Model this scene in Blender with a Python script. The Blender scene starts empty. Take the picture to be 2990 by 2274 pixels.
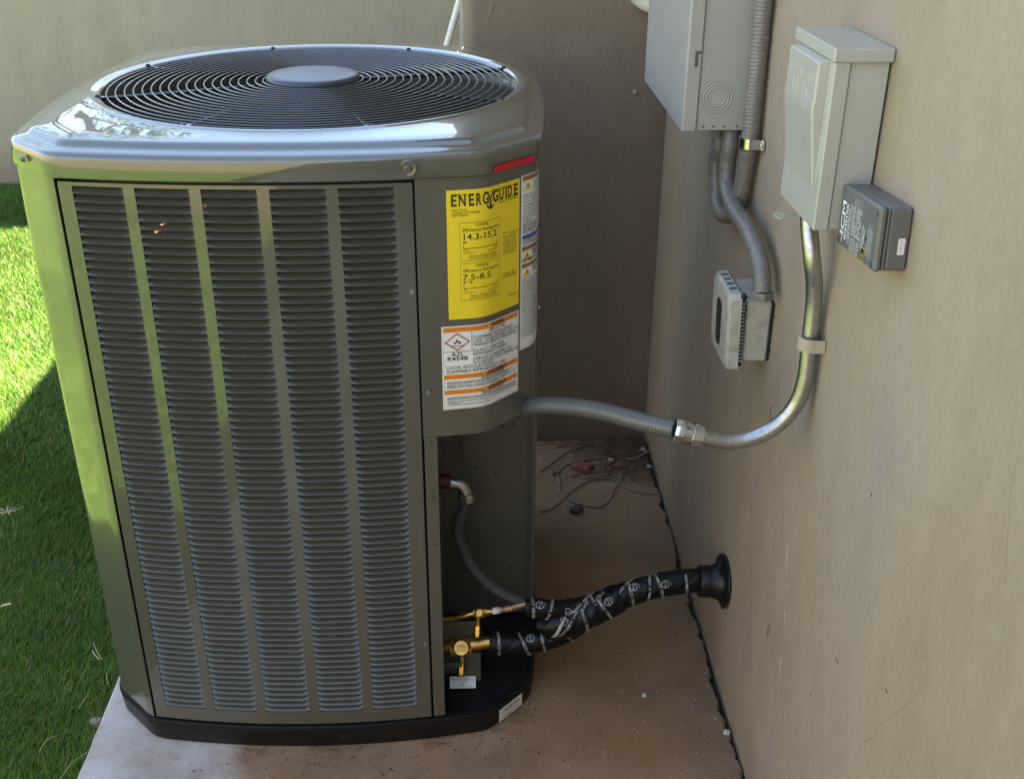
import bpy, math, random
import numpy as np
from mathutils import Vector, Matrix

random.seed(7); rng = np.random.default_rng(11)
SC = bpy.context.scene
COL = SC.collection

# ------------------------------------------------------------------ camera
PW, PH = 2990.0, 2274.0
F, PITCH_C, YAW_C, ROLL_C, CAM_H = 3174.39, 0.4672, 0.0386, 0.0062, 1.5285
_cp, _sp, _cy, _sy = math.cos(PITCH_C), math.sin(PITCH_C), math.cos(YAW_C), math.sin(YAW_C)
c_f = Vector((_sy * _cp, _cy * _cp, -_sp)); _r = Vector((_cy, -_sy, 0)); _u = _r.cross(c_f)
c_r = _r * math.cos(ROLL_C) + _u * math.sin(ROLL_C); c_u = -_r * math.sin(ROLL_C) + _u * math.cos(ROLL_C)
CAM = Vector((0, 0, CAM_H))
cam = bpy.data.cameras.new('camera'); cam_o = bpy.data.objects.new('camera', cam); COL.objects.link(cam_o)
cam.sensor_fit = 'HORIZONTAL'; cam.sensor_width = 36; cam.lens = 36 * F / PW; cam.clip_start = .02; cam.clip_end = 400
M = Matrix.Identity(4)
for i in range(3):
    M[i][0], M[i][1], M[i][2], M[i][3] = c_r[i], c_u[i], -c_f[i], CAM[i]
cam_o.matrix_world = M; SC.camera = cam_o

# ------------------------------------------------------------------ sky, sun, exposure
SUN = Vector((.471, .374, 1.0)).normalized()
world = bpy.data.worlds.new('World'); SC.world = world; world.use_nodes = True
wn = world.node_tree.nodes; wl = world.node_tree.links
bg = wn['Background']; sky = wn.new('ShaderNodeTexSky'); sky.sky_type = 'NISHITA'; sky.sun_disc = False
sky.sun_elevation = math.asin(SUN.z); sky.sun_rotation = math.atan2(SUN.x, SUN.y)
sky.air_density = 1.0; sky.dust_density = .05; sky.ozone_density = 2.5
wl.new(sky.outputs[0], bg.inputs[0]); bg.inputs[1].default_value = .08
sl = bpy.data.lights.new('sun', 'SUN'); sl.energy = 4.4; sl.angle = math.radians(.5); sl.color = (1, .95, .86)
sun_o = bpy.data.objects.new('sun', sl); COL.objects.link(sun_o); sun_o.location = (3, 3, 6)
sun_o.rotation_euler = (-SUN).to_track_quat('-Z', 'Y').to_euler()
SC.view_settings.view_transform = 'Standard'; SC.view_settings.look = 'None'
SC.view_settings.exposure = 3.5; SC.view_settings.gamma = 1
SC.view_settings.use_white_balance = True; SC.view_settings.white_balance_temperature = 8800; SC.view_settings.white_balance_tint = 10
SC.render.engine = 'CYCLES'
SC.cycles.max_bounces = 8; SC.cycles.diffuse_bounces = 5; SC.cycles.glossy_bounces = 4

def P(x, y, ax, val):
    """photo pixel -> point on the plane coordinate[ax] = val"""
    d = c_f + c_r * ((x - PW / 2) / F) + c_u * ((PH / 2 - y) / F)
    return CAM + d * ((val - CAM[ax]) / d[ax])

# ------------------------------------------------------------------ materials
MATS = {}
def mat(name, col, rough=.5, metal=0.0, col2=None, nscale=8, ndetail=5, bump=0.0, bscale=60, coat=0.0, coat_rough=.05,
        rvar=0.0, lo=.35, hi=.65, spec=.5, dirt=None, dscale=30, dlo=.6, dhi=.75, stretch=None, coat_ior=1.5):
    m = bpy.data.materials.new(name); m.use_nodes = True; nt = m.node_tree; n = nt.nodes; l = nt.links
    b = n['Principled BSDF']; b.inputs['Roughness'].default_value = rough; b.inputs['Metallic'].default_value = metal
    b.inputs['Base Color'].default_value = (*col, 1); b.inputs['Specular IOR Level'].default_value = spec
    if coat: b.inputs['Coat Weight'].default_value = coat; b.inputs['Coat Roughness'].default_value = coat_rough; b.inputs['Coat IOR'].default_value = coat_ior
    tc = n.new('ShaderNodeTexCoord'); vec = tc.outputs['Object']
    if stretch:
        mp = n.new('ShaderNodeMapping'); mp.inputs['Scale'].default_value = stretch; l.new(vec, mp.inputs[0]); vec = mp.outputs[0]
    last = None
    if col2 is not None:
        t = n.new('ShaderNodeTexNoise'); t.inputs['Scale'].default_value = nscale; t.inputs['Detail'].default_value = ndetail
        t.inputs['Roughness'].default_value = .6
        l.new(vec, t.inputs['Vector'])
        r = n.new('ShaderNodeValToRGB'); r.color_ramp.elements[0].position = lo; r.color_ramp.elements[1].position = hi
        r.color_ramp.elements[0].color = (*col, 1); r.color_ramp.elements[1].color = (*col2, 1)
        l.new(t.outputs['Fac'], r.inputs[0]); last = r.outputs[0]; l.new(last, b.inputs['Base Color'])
        if rvar:
            mr = n.new('ShaderNodeMapRange'); mr.inputs[3].default_value = rough - rvar; mr.inputs[4].default_value = rough + rvar
            l.new(t.outputs['Fac'], mr.inputs[0]); l.new(mr.outputs[0], b.inputs['Roughness'])
    if dirt is not None:
        t = n.new('ShaderNodeTexNoise'); t.inputs['Scale'].default_value = dscale; t.inputs['Detail'].default_value = 8
        t.inputs['Roughness'].default_value = .7
        l.new(tc.outputs['Object'], t.inputs['Vector'])
        r = n.new('ShaderNodeMapRange'); r.inputs[1].default_value = dlo; r.inputs[2].default_value = dhi
        l.new(t.outputs['Fac'], r.inputs[0])
        mx = n.new('ShaderNodeMix'); mx.data_type = 'RGBA'
        l.new(r.outputs[0], mx.inputs['Factor'])
        if last: l.new(last, mx.inputs[6])
        else: mx.inputs[6].default_value = (*col, 1)
        mx.inputs[7].default_value = (*dirt, 1); l.new(mx.outputs[2], b.inputs['Base Color'])
    if bump:
        t = n.new('ShaderNodeTexNoise'); t.inputs['Scale'].default_value = bscale; t.inputs['Detail'].default_value = 4
        l.new(tc.outputs['Object'], t.inputs['Vector'])
        bp = n.new('ShaderNodeBump'); bp.inputs['Strength'].default_value = bump; bp.inputs['Distance'].default_value = .002
        l.new(t.outputs['Fac'], bp.inputs['Height']); l.new(bp.outputs[0], b.inputs['Normal'])
        if coat: l.new(bp.outputs[0], b.inputs['Coat Normal'])
    MATS[name] = m
    return m

mat('unit_paint', (.082, .080, .060), .3, 0, coat=1.0, coat_rough=.018, bump=.012, bscale=140, coat_ior=1.52)
mat('lid_paint', (.075, .073, .056), .3, 0, coat=1.0, coat_rough=.012, bump=.008, bscale=120, coat_ior=1.72)
mat('post_paint', (.082, .080, .060), .3, 0, coat=1.0, coat_rough=.075, bump=.008, bscale=60, coat_ior=1.55)
mat('unit_paint_inner', (.088, .088, .070), .35, 0, coat=.5, coat_rough=.15, bump=.05, bscale=90, dirt=(.10, .09, .075), dscale=14, dlo=.5, dhi=.8)
mat('louver_paint', (.072, .067, .050), .36, 0, coat=.65, coat_rough=.04, dirt=(.13, .115, .09), dscale=25, dlo=.6, dhi=.85)
mat('coil', (.012, .012, .012), .6)
mat('black_plastic', (.007, .007, .0078), .40, 0, spec=.32, bump=.06, bscale=120, dirt=(.06, .05, .04), dscale=22, dlo=.58, dhi=.8)
mat('grille_wire', (.018, .019, .022), .32, 0, coat=.6, coat_rough=.12)
mat('hub_paint', (.028, .032, .048), .42, 0, coat=.25, coat_rough=.25, bump=.03, bscale=500)
mat('fan_dark', (.012, .012, .014), .5)
mat('copper', (.75, .30, .16), .25, 1.0)
mat('copper_old', (.34, .15, .09), .45, .8, col2=(.55, .36, .28), nscale=160, lo=.4, hi=.6, bump=.3, bscale=400)
mat('brass', (.64, .40, .125), .31, 1.0, col2=(.44, .25, .065), nscale=60, bump=.05, bscale=200)
mat('zinc', (.62, .64, .68), .13, 1.0)
mat('galvanized', (.50, .505, .49), .36, 1.0, col2=(.38, .38, .36), nscale=140, ndetail=7, rvar=.08, bump=.02, bscale=600)
mat('steel_screw', (.30, .30, .29), .35, .9)
mat('red_plastic', (.085, .014, .010), .5)
mat('red_strip', (.50, .012, .02), .35)
mat('yellow_paper', (.80, .585, .030), .45, 0, coat=.25, coat_rough=.2)
mat('white_paper', (.72, .71, .68), .45, 0, coat=.2, coat_rough=.2)
mat('ink', (.012, .012, .012), .5)
mat('ink_grey', (.09, .09, .085), .5)
mat('ink_yellow', (.05, .045, .004), .5)
mat('orange_print', (.72, .19, .012), .45)
mat('brown_print', (.30, .11, .03), .5)
mat('blue_print', (.03, .08, .32), .5)
mat('pink_print', (.75, .30, .30), .5)
mat('sign_red', (.42, .04, .03), .5)
mat('sign_yellow', (.75, .48, .03), .5)
mat('panel_grey', (.36, .345, .310), .36, 0, col2=(.33, .315, .28), nscale=5, coat=.2, coat_rough=.2, bump=.02, bscale=300)
mat('disconnect_grey', (.41, .395, .345), .33, 0, col2=(.37, .355, .305), nscale=7, coat=.3, coat_rough=.12, dirt=(.30, .27, .22), dscale=40, dlo=.62, dhi=.85)
mat('plastic_grey', (.125, .120, .112), .42, 0, bump=.05, bscale=700)
mat('white_print', (.78, .78, .78), .5)
mat('tape_print', (.40, .40, .39), .5)
mat('outlet_grey', (.43, .41, .35), .55, 0, col2=(.36, .335, .28), nscale=30, dirt=(.20, .17, .13), dscale=60, dlo=.5, dhi=.8)
mat('outlet_smoke', (.03, .028, .026), .25, 0, dirt=(.14, .12, .10), dscale=160, dlo=.6, dhi=.75)
mat('rubber_dark', (.012, .011, .011), .6)
mat('flex_old', (.135, .118, .106), .45, 0, col2=(.19, .165, .145), nscale=120, ndetail=8, bump=.25, bscale=420, coat=.35, coat_rough=.2)
mat('flex_grey', (.082, .082, .080), .30, 0, coat=.5, coat_rough=.16)
mat('flex_dark', (.045, .045, .048), .55, 0, bump=.08, bscale=300)
mat('tape_black', (.004, .004, .0042), .34, 0, bump=.45, bscale=70, spec=.28)
mat('boot_rubber', (.006, .006, .0065), .34, 0, spec=.35, bump=.12, bscale=60)
mat('stucco_scratch', (.44, .355, .265), .8)
mat('stucco_crack', (.265, .205, .150), .9)
mat('trim_cream', (.55, .47, .36), .7)
mat('pole_white', (.70, .69, .64), .4)
mat('strap_tan', (.42, .34, .27), .6, 0, bump=.2, bscale=120)
mat('brick', (.20, .060, .040), .9, 0, col2=(.26, .11, .08), nscale=60, bump=.8, bscale=150)
mat('stone_dark', (.040, .038, .036), .9, 0, col2=(.07, .066, .06), nscale=80, bump=1.0, bscale=120)
mat('stone_white', (.48, .46, .42), .85, 0, bump=.6, bscale=200)
mat('dead_needle', (.17, .095, .055), .8, 0, col2=(.12, .07, .045), nscale=40)
mat('root_brown', (.27, .20, .155), .75, 0, col2=(.18, .13, .10), nscale=60, bump=.3, bscale=200)
mat('straw', (.42, .37, .23), .7)
mat('debris_dark', (.035, .028, .022), .9)
mat('soil', (.055, .042, .032), .95, 0, col2=(.10, .075, .055), nscale=30, bump=1, bscale=60)

def wall_mat(name, c1, c2, c3, bump):
    m = bpy.data.materials.new(name); m.use_nodes = True; nt = m.node_tree; n = nt.nodes; l = nt.links
    b = n['Principled BSDF']; b.inputs['Roughness'].default_value = .82; b.inputs['Specular IOR Level'].default_value = .3
    tc = n.new('ShaderNodeTexCoord'); mp = n.new('ShaderNodeMapping'); mp.inputs['Scale'].default_value = (1.2, 1.2, .55)
    l.new(tc.outputs['Object'], mp.inputs[0])
    t = n.new('ShaderNodeTexNoise'); t.inputs['Scale'].default_value = 3.2; t.inputs['Detail'].default_value = 6; t.inputs['Roughness'].default_value = .55
    l.new(mp.outputs[0], t.inputs['Vector'])
    r = n.new('ShaderNodeValToRGB'); e = r.color_ramp.elements; e[0].position = .30; e[1].position = .72
    e[0].color = (*c1, 1); e[1].color = (*c3, 1); k = e.new(.52); k.color = (*c2, 1)
    l.new(t.outputs['Fac'], r.inputs[0])
    # sparse dark specks and scuffs
    v = n.new('ShaderNodeTexNoise'); v.inputs['Scale'].default_value = 55; v.inputs['Detail'].default_value = 3
    l.new(tc.outputs['Object'], v.inputs['Vector'])
    mr = n.new('ShaderNodeMapRange'); mr.inputs[1].default_value = .745; mr.inputs[2].default_value = .79; mr.inputs[4].default_value = .6
    l.new(v.outputs['Fac'], mr.inputs[0])
    mx = n.new('ShaderNodeMix'); mx.data_type = 'RGBA'; l.new(mr.outputs[0], mx.inputs['Factor']); l.new(r.outputs[0], mx.inputs[6])
    mx.inputs[7].default_value = (c1[0] * .45, c1[1] * .45, c1[2] * .45, 1)
    # drips and trowel marks running down
    mp2 = n.new('ShaderNodeMapping'); mp2.inputs['Scale'].default_value = (9, 9, 1.3); l.new(tc.outputs['Object'], mp2.inputs[0])
    t2 = n.new('ShaderNodeTexNoise'); t2.inputs['Scale'].default_value = 1.0; t2.inputs['Detail'].default_value = 5; l.new(mp2.outputs[0], t2.inputs['Vector'])
    mr2 = n.new('ShaderNodeMapRange'); mr2.inputs[1].default_value = .3; mr2.inputs[2].default_value = .75; mr2.inputs[3].default_value = .96; mr2.inputs[4].default_value = 1.03
    l.new(t2.outputs['Fac'], mr2.inputs[0])
    mul = n.new('ShaderNodeMix'); mul.data_type = 'RGBA'; mul.blend_type = 'MULTIPLY'; mul.inputs['Factor'].default_value = 1
    l.new(mx.outputs[2], mul.inputs[6]); l.new(mr2.outputs[0], mul.inputs[7]); cur = mul.outputs[2]
    for sc_, am in ((22, .05), (75, .06), (240, .10)):
        tt = n.new('ShaderNodeTexNoise'); tt.inputs['Scale'].default_value = sc_; tt.inputs['Detail'].default_value = 6; tt.inputs['Roughness'].default_value = .65; l.new(mp.outputs[0], tt.inputs['Vector'])
        m3 = n.new('ShaderNodeMapRange'); m3.inputs[1].default_value = .3; m3.inputs[2].default_value = .7; m3.inputs[3].default_value = 1 - am; m3.inputs[4].default_value = 1 + am * .6
        l.new(tt.outputs['Fac'], m3.inputs[0]); m4 = n.new('ShaderNodeMix'); m4.data_type = 'RGBA'; m4.blend_type = 'MULTIPLY'; m4.inputs['Factor'].default_value = 1
        l.new(cur, m4.inputs[6]); l.new(m3.outputs[0], m4.inputs[7]); cur = m4.outputs[2]
    # rain splash dirt at the foot, broken up by noise
    sp_ = n.new('ShaderNodeSeparateXYZ'); l.new(tc.outputs['Object'], sp_.inputs[0]); ad = n.new('ShaderNodeMath'); ad.operation = 'MULTIPLY_ADD'; l.new(t2.outputs['Fac'], ad.inputs[0]); ad.inputs[1].default_value = -.30; l.new(sp_.outputs[2], ad.inputs[2])
    m5 = n.new('ShaderNodeMapRange'); m5.inputs[1].default_value = .02; m5.inputs[2].default_value = -.15; m5.inputs[3].default_value = 0; m5.inputs[4].default_value = .5; l.new(ad.outputs[0], m5.inputs[0])
    m6 = n.new('ShaderNodeMix'); m6.data_type = 'RGBA'; l.new(m5.outputs[0], m6.inputs['Factor']); l.new(cur, m6.inputs[6]); m6.inputs[7].default_value = (.17, .125, .085, 1)
    l.new(m6.outputs[2], b.inputs['Base Color'])
    t3 = n.new('ShaderNodeTexNoise'); t3.inputs['Scale'].default_value = 38; t3.inputs['Detail'].default_value = 8; t3.inputs['Roughness'].default_value = .62
    l.new(tc.outputs['Object'], t3.inputs['Vector'])
    bp = n.new('ShaderNodeBump'); bp.inputs['Strength'].default_value = bump; bp.inputs['Distance'].default_value = .004
    t4 = n.new('ShaderNodeTexNoise'); t4.inputs['Scale'].default_value = 7; t4.inputs['Detail'].default_value = 3; l.new(mp.outputs[0], t4.inputs['Vector'])
    t5 = n.new('ShaderNodeTexNoise'); t5.inputs['Scale'].default_value = 260; t5.inputs['Detail'].default_value = 3; l.new(tc.outputs['Object'], t5.inputs['Vector'])
    bp2 = n.new('ShaderNodeBump'); bp2.inputs['Strength'].default_value = .55; bp2.inputs['Distance'].default_value = .010; l.new(t4.outputs['Fac'], bp2.inputs['Height'])
    bp3 = n.new('ShaderNodeBump'); bp3.inputs['Strength'].default_value = .30; bp3.inputs['Distance'].default_value = .0012; l.new(t5.outputs['Fac'], bp3.inputs['Height']); l.new(bp2.outputs[0], bp3.inputs['Normal'])
    l.new(bp3.outputs[0], bp.inputs['Normal'])
    l.new(t3.outputs['Fac'], bp.inputs['Height']); l.new(bp.outputs[0], b.inputs['Normal'])
    MATS[name] = m
wall_mat('stucco', (.312, .236, .170), (.352, .270, .196), (.332, .266, .214), .5)
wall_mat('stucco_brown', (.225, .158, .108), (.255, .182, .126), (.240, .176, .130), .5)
wall_mat('garden_stucco', (.365, .312, .240), (.392, .338, .263), (.375, .330, .262), .22)

def concrete_mat():
    m = bpy.data.materials.new('concrete'); m.use_nodes = True; nt = m.node_tree; n = nt.nodes; l = nt.links
    b = n['Principled BSDF']; b.inputs['Roughness'].default_value = .72; b.inputs['Specular IOR Level'].default_value = .35
    tc = n.new('ShaderNodeTexCoord'); o = tc.outputs['Object']
    def noise(s, d, r=.6):
        t = n.new('ShaderNodeTexNoise'); t.inputs['Scale'].default_value = s; t.inputs['Detail'].default_value = d; t.inputs['Roughness'].default_value = r
        l.new(o, t.inputs['Vector']); return t.outputs['Fac']
    def ramp(f, a, bb, lo, hi):
        r = n.new('ShaderNodeValToRGB'); r.color_ramp.elements[0].position = lo; r.color_ramp.elements[1].position = hi
        r.color_ramp.elements[0].color = (*a, 1); r.color_ramp.elements[1].color = (*bb, 1); l.new(f, r.inputs[0]); return r.outputs[0]
    def mrange(f, a, bb, c=0, d=1):
        r = n.new('ShaderNodeMapRange'); r.inputs[1].default_value = a; r.inputs[2].default_value = bb; r.inputs[3].default_value = c; r.inputs[4].default_value = d
        l.new(f, r.inputs[0]); return r.outputs[0]
    def mix(fac, a, bb):
        x = n.new('ShaderNodeMix'); x.data_type = 'RGBA'; l.new(fac, x.inputs['Factor'])
        for s, v in ((6, a), (7, bb)):
            if isinstance(v, tuple): x.inputs[s].default_value = (*v, 1)
            else: l.new(v, x.inputs[s])
        return x.outputs[2]
    def math_(op, a, bb):
        x = n.new('ShaderNodeMath'); x.operation = op
        for s, v in ((0, a), (1, bb)):
            if isinstance(v, (int, float)): x.inputs[s].default_value = v
            else: l.new(v, x.inputs[s])
        return x.outputs[0]
    base = ramp(noise(7, 8), (.295, .158, .084), (.410, .242, .145), .32, .68)          # reddish sealed surface
    sep = n.new('ShaderNodeSeparateXYZ'); l.new(o, sep.inputs[0])
    # orange-brown patch mid-pad: warm bounced light painted in; pale strip along the lawn edge
    dx = math_('MULTIPLY', math_('ADD', sep.outputs[0], -.25), 3.4); dy = math_('MULTIPLY', math_('ADD', sep.outputs[1], -1.95), 1.9)
    d2 = math_('ADD', math_('MULTIPLY', dx, dx), math_('MULTIPLY', dy, dy))
    d2 = math_('ADD', d2, math_('MULTIPLY', math_('ADD', noise(5, 5), -.5), 2.2))
    base = mix(mrange(d2, 1.3, .1, 0, .75), base, (.245, .128, .048))
    ex = math_('ADD', sep.outputs[0], math_('MULTIPLY', math_('ADD', noise(9, 8, .7), -.5), .34))
    ex = math_('ADD', ex, math_('MULTIPLY', sep.outputs[1], .42))
    base = mix(mrange(ex, .235, .115, 0, .95), base, ramp(noise(20, 6), (.50, .43, .39), (.62, .56, .54), .3, .7))  # pale tone holds both worn sealer and painted sky glare
    # dust and grime
    base = mix(mrange(noise(16, 10, .72), .56, .72, 0, .55), base, (.37, .265, .185))
    base = mix(mrange(noise(2.6, 7, .62), .44, .66, 0, .62), base, (.155, .085, .045))
    base = mix(mrange(noise(60, 8, .75), .58, .72, 0, .65), base, (.10, .066, .046))
    base = mix(mrange(noise(320, 3, .6), .60, .68, 0, .45), base, (.12, .08, .06))
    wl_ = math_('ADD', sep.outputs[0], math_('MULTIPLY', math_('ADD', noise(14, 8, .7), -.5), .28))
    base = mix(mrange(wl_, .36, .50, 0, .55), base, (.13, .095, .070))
    base = mix(mrange(noise(190, 4, .6), .72, .76, 0, .5), base, (.50, .44, .38))
    l.new(base, b.inputs['Base Color'])
    bp = n.new('ShaderNodeBump'); bp.inputs['Strength'].default_value = .75; bp.inputs['Distance'].default_value = .003
    l.new(noise(110, 10, .75), bp.inputs['Height']); l.new(bp.outputs[0], b.inputs['Normal'])
    MATS['concrete'] = m
concrete_mat()

def grass_mat():
    m = bpy.data.materials.new('turf'); m.use_nodes = True; nt = m.node_tree; n = nt.nodes; l = nt.links
    b = n['Principled BSDF']; b.inputs['Roughness'].default_value = .48; b.inputs['Specular IOR Level'].default_value = .35
    g = n.new('ShaderNodeNewGeometry'); r = n.new('ShaderNodeValToRGB'); e = r.color_ramp.elements
    e[0].position = 0; e[0].color = (.032, .100, .014, 1); e[1].position = 1; e[1].color = (.235, .27, .055, 1)
    k = e.new(.45); k.color = (.058, .165, .020, 1); k = e.new(.955); k.color = (.13, .22, .035, 1); k = e.new(.97); k.color = (.30, .24, .12, 1); e[len(e) - 1].color = (.36, .30, .16, 1); k = e.new(.85); k.color = (.115, .235, .028, 1)
    l.new(g.outputs['Random Per Island'], r.inputs[0])
    tc = n.new('ShaderNodeTexCoord'); t = n.new('ShaderNodeTexNoise'); t.inputs['Scale'].default_value = 3.5; t.inputs['Detail'].default_value = 5
    l.new(tc.outputs['Object'], t.inputs['Vector'])
    mr = n.new('ShaderNodeMapRange'); mr.inputs[1].default_value = .3; mr.inputs[2].default_value = .7; mr.inputs[3].default_value = .75; mr.inputs[4].default_value = 1.2
    l.new(t.outputs['Fac'], mr.inputs[0])
    mul = n.new('ShaderNodeMix'); mul.data_type = 'RGBA'; mul.blend_type = 'MULTIPLY'; mul.inputs['Factor'].default_value = 1
    l.new(r.outputs[0], mul.inputs[6]); l.new(mr.outputs[0], mul.inputs[7]); l.new(mul.outputs[2], b.inputs['Base Color'])
    tr = n.new('ShaderNodeBsdfTranslucent'); l.new(mul.outputs[2], tr.inputs[0])
    ms = n.new('ShaderNodeMixShader'); ms.inputs[0].default_value = .3
    l.new(b.outputs[0], ms.inputs[1]); l.new(tr.outputs[0], ms.inputs[2])
    l.new(ms.outputs[0], n['Material Output'].inputs[0])
    MATS['turf'] = m
grass_mat()
mat('lawn_base', (.045, .105, .016), .9, 0, col2=(.075, .15, .025), nscale=5, bump=1, bscale=120)

# ------------------------------------------------------------------ mesh building
class MB:
    def __init__(s): s.v = []; s.f = []; s.sm = []
    def add(s, vs, fs, smooth=False):
        o = len(s.v); s.v += [tuple(p) for p in vs]
        for f in fs: s.f.append(tuple(i + o for i in f)); s.sm.append(smooth)
        return s
    def box(s, x0, x1, y0, y1, z0, z1, bev=0.0, fr=None):
        """axis box; bev chamfers all edges; fr maps local -> world"""
        c = Vector(((x0 + x1) / 2, (y0 + y1) / 2, (z0 + z1) / 2)); h = Vector((abs(x1 - x0) / 2, abs(y1 - y0) / 2, abs(z1 - z0) / 2))
        vs = []; fs = []
        if bev <= 0:
            for k in range(8): vs.append(c + Vector((h.x * (1 if k & 1 else -1), h.y * (1 if k & 2 else -1), h.z * (1 if k & 4 else -1))))
            fs = [(0, 2, 3, 1), (4, 5, 7, 6), (0, 1, 5, 4), (2, 6, 7, 3), (0, 4, 6, 2), (1, 3, 7, 5)]
        else:
            b = min(bev, h.x * .9, h.y * .9, h.z * .9); idx = {}
            for sx in (-1, 1):
                for sy in (-1, 1):
                    for sz in (-1, 1):
                        for a in range(3):
                            q = Vector((h.x * sx, h.y * sy, h.z * sz))
                            for k, sg in enumerate((sx, sy, sz)):
                                if k != a: q[k] -= sg * b
                            idx[(sx, sy, sz, a)] = len(vs); vs.append(c + q)
            S = (-1, 1)
            for sg in S:
                fs.append([idx[(sg, a, bb, 0)] for a, bb in ((-1, -1), (1, -1), (1, 1), (-1, 1))][::sg])
                fs.append([idx[(a, sg, bb, 1)] for a, bb in ((-1, -1), (1, -1), (1, 1), (-1, 1))][::-sg])
                fs.append([idx[(a, bb, sg, 2)] for a, bb in ((-1, -1), (1, -1), (1, 1), (-1, 1))][::sg])
            for a in S:
                for bb in S:
                    fs.append((idx[(-1, a, bb, 1)], idx[(1, a, bb, 1)], idx[(1, a, bb, 2)], idx[(-1, a, bb, 2)]))
                    fs.append((idx[(a, -1, bb, 0)], idx[(a, 1, bb, 0)], idx[(a, 1, bb, 2)], idx[(a, -1, bb, 2)]))
                    fs.append((idx[(a, bb, -1, 0)], idx[(a, bb, 1, 0)], idx[(a, bb, 1, 1)], idx[(a, bb, -1, 1)]))
                    for d in S: fs.append((idx[(a, bb, d, 0)], idx[(a, bb, d, 1)], idx[(a, bb, d, 2)]))
        if fr: vs = [fr(v) for v in vs]
        return s.add(vs, fs)
    def tube(s, pts, rad, seg=12, caps=True, smooth=True, shape=None):
        pts = [Vector(p) for p in pts]; n = len(pts)
        if not hasattr(rad, '__len__'): rad = [rad] * n
        N, B, T = frames(pts); vs = []; fs = []
        for i in range(n):
            for k in range(seg):
                a = 2 * math.pi * k / seg; rr = rad[i] * (shape(i, a) if shape else 1)
                vs.append(pts[i] + (N[i] * math.cos(a) + B[i] * math.sin(a)) * rr)
        for i in range(n - 1):
            for k in range(seg):
                k2 = (k + 1) % seg; fs.append((i * seg + k, i * seg + k2, (i + 1) * seg + k2, (i + 1) * seg + k))
        s.add(vs, fs, smooth)
        if caps:
            o = len(s.v) - len(vs)
            s.f.append(tuple(o + k for k in range(seg))[::-1]); s.sm.append(False)
            s.f.append(tuple(o + (n - 1) * seg + k for k in range(seg))); s.sm.append(False)
        return s
    def cyl(s, a, b, r, r2=None, seg=16, smooth=True):
        return s.tube([a, b], [r, r if r2 is None else r2], seg, True, smooth)
    def lathe(s, c, ax, prof, seg=24, smooth=True, closed=False):
        """prof: (radius, height along ax)"""
        ax = Vector(ax).normalized(); t = Vector((0, 0, 1)) if abs(ax.z) < .9 else Vector((1, 0, 0))
        u = ax.cross(t).normalized(); w = ax.cross(u); c = Vector(c); vs = []; fs = []
        for r, h in prof:
            for k in range(seg):
                a = 2 * math.pi * k / seg; vs.append(c + ax * h + (u * math.cos(a) + w * math.sin(a)) * r)
        m = len(prof)
        for i in range(m - 1 + (1 if closed else 0)):
            j = (i + 1) % m
            for k in range(seg):
                k2 = (k + 1) % seg; fs.append((i * seg + k, i * seg + k2, j * seg + k2, j * seg + k))
        return s.add(vs, fs, smooth)
    def torus(s, c, R, r, seg=96, sec=6, zfun=None):
        vs = []; fs = []
        for i in range(seg):
            a = 2 * math.pi * i / seg
            for k in range(sec):
                b = 2 * math.pi * k / sec
                vs.append((c[0] + (R + r * math.cos(b)) * math.cos(a), c[1] + (R + r * math.cos(b)) * math.sin(a), c[2] + r * math.sin(b)))
        for i in range(seg):
            for k in range(sec):
                i2 = (i + 1) % seg; k2 = (k + 1) % sec
                fs.append((i * sec + k, i2 * sec + k, i2 * sec + k2, i * sec + k2))
        return s.add(vs, fs, True)
    def sheet(s, poly, z0, z1, t=.0015, smooth=False):
        """vertical sheet along an xy polyline (outside on its right), thickness t inward"""
        nn = normals2(poly); m = len(poly); vs = []
        for (x, y), (nx, ny) in zip(poly, nn):
            for z in (z0, z1): vs.append((x, y, z))
            for z in (z0, z1): vs.append((x - nx * t, y - ny * t, z))
        fs = []; sm = []
        o = len(s.v)
        s.v += vs
        for i in range(m - 1):
            a = o + i * 4; b = a + 4
            for f in ((a, b, b + 1, a + 1), (b + 2, a + 2, a + 3, b + 3), (a + 1, b + 1, b + 3, a + 3), (b, a, a + 2, b + 2)):
                s.f.append(f); s.sm.append(False)
        a = o; s.f.append((a + 2, a, a + 1, a + 3)); s.sm.append(False)
        a = o + (m - 1) * 4; s.f.append((a, a + 2, a + 3, a + 1)); s.sm.append(False)
        return s
    def build(s, name, material, parent=None, smooth_angle=None):
        off = base_of(parent)
        me = bpy.data.meshes.new(name); me.from_pydata([(v[0] - off[0], v[1] - off[1], v[2] - off[2]) for v in s.v], [], s.f)
        if any(s.sm): me.polygons.foreach_set('use_smooth', s.sm)
        if smooth_angle is not None:
            me.polygons.foreach_set('use_smooth', [True] * len(me.polygons)); me.set_sharp_from_angle(angle=math.radians(smooth_angle))
        me.validate(); me.update()
        me.materials.append(MATS[material])
        o = bpy.data.objects.new(name, me); COL.objects.link(o)
        if parent is not None: o.parent = parent
        return o

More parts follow.
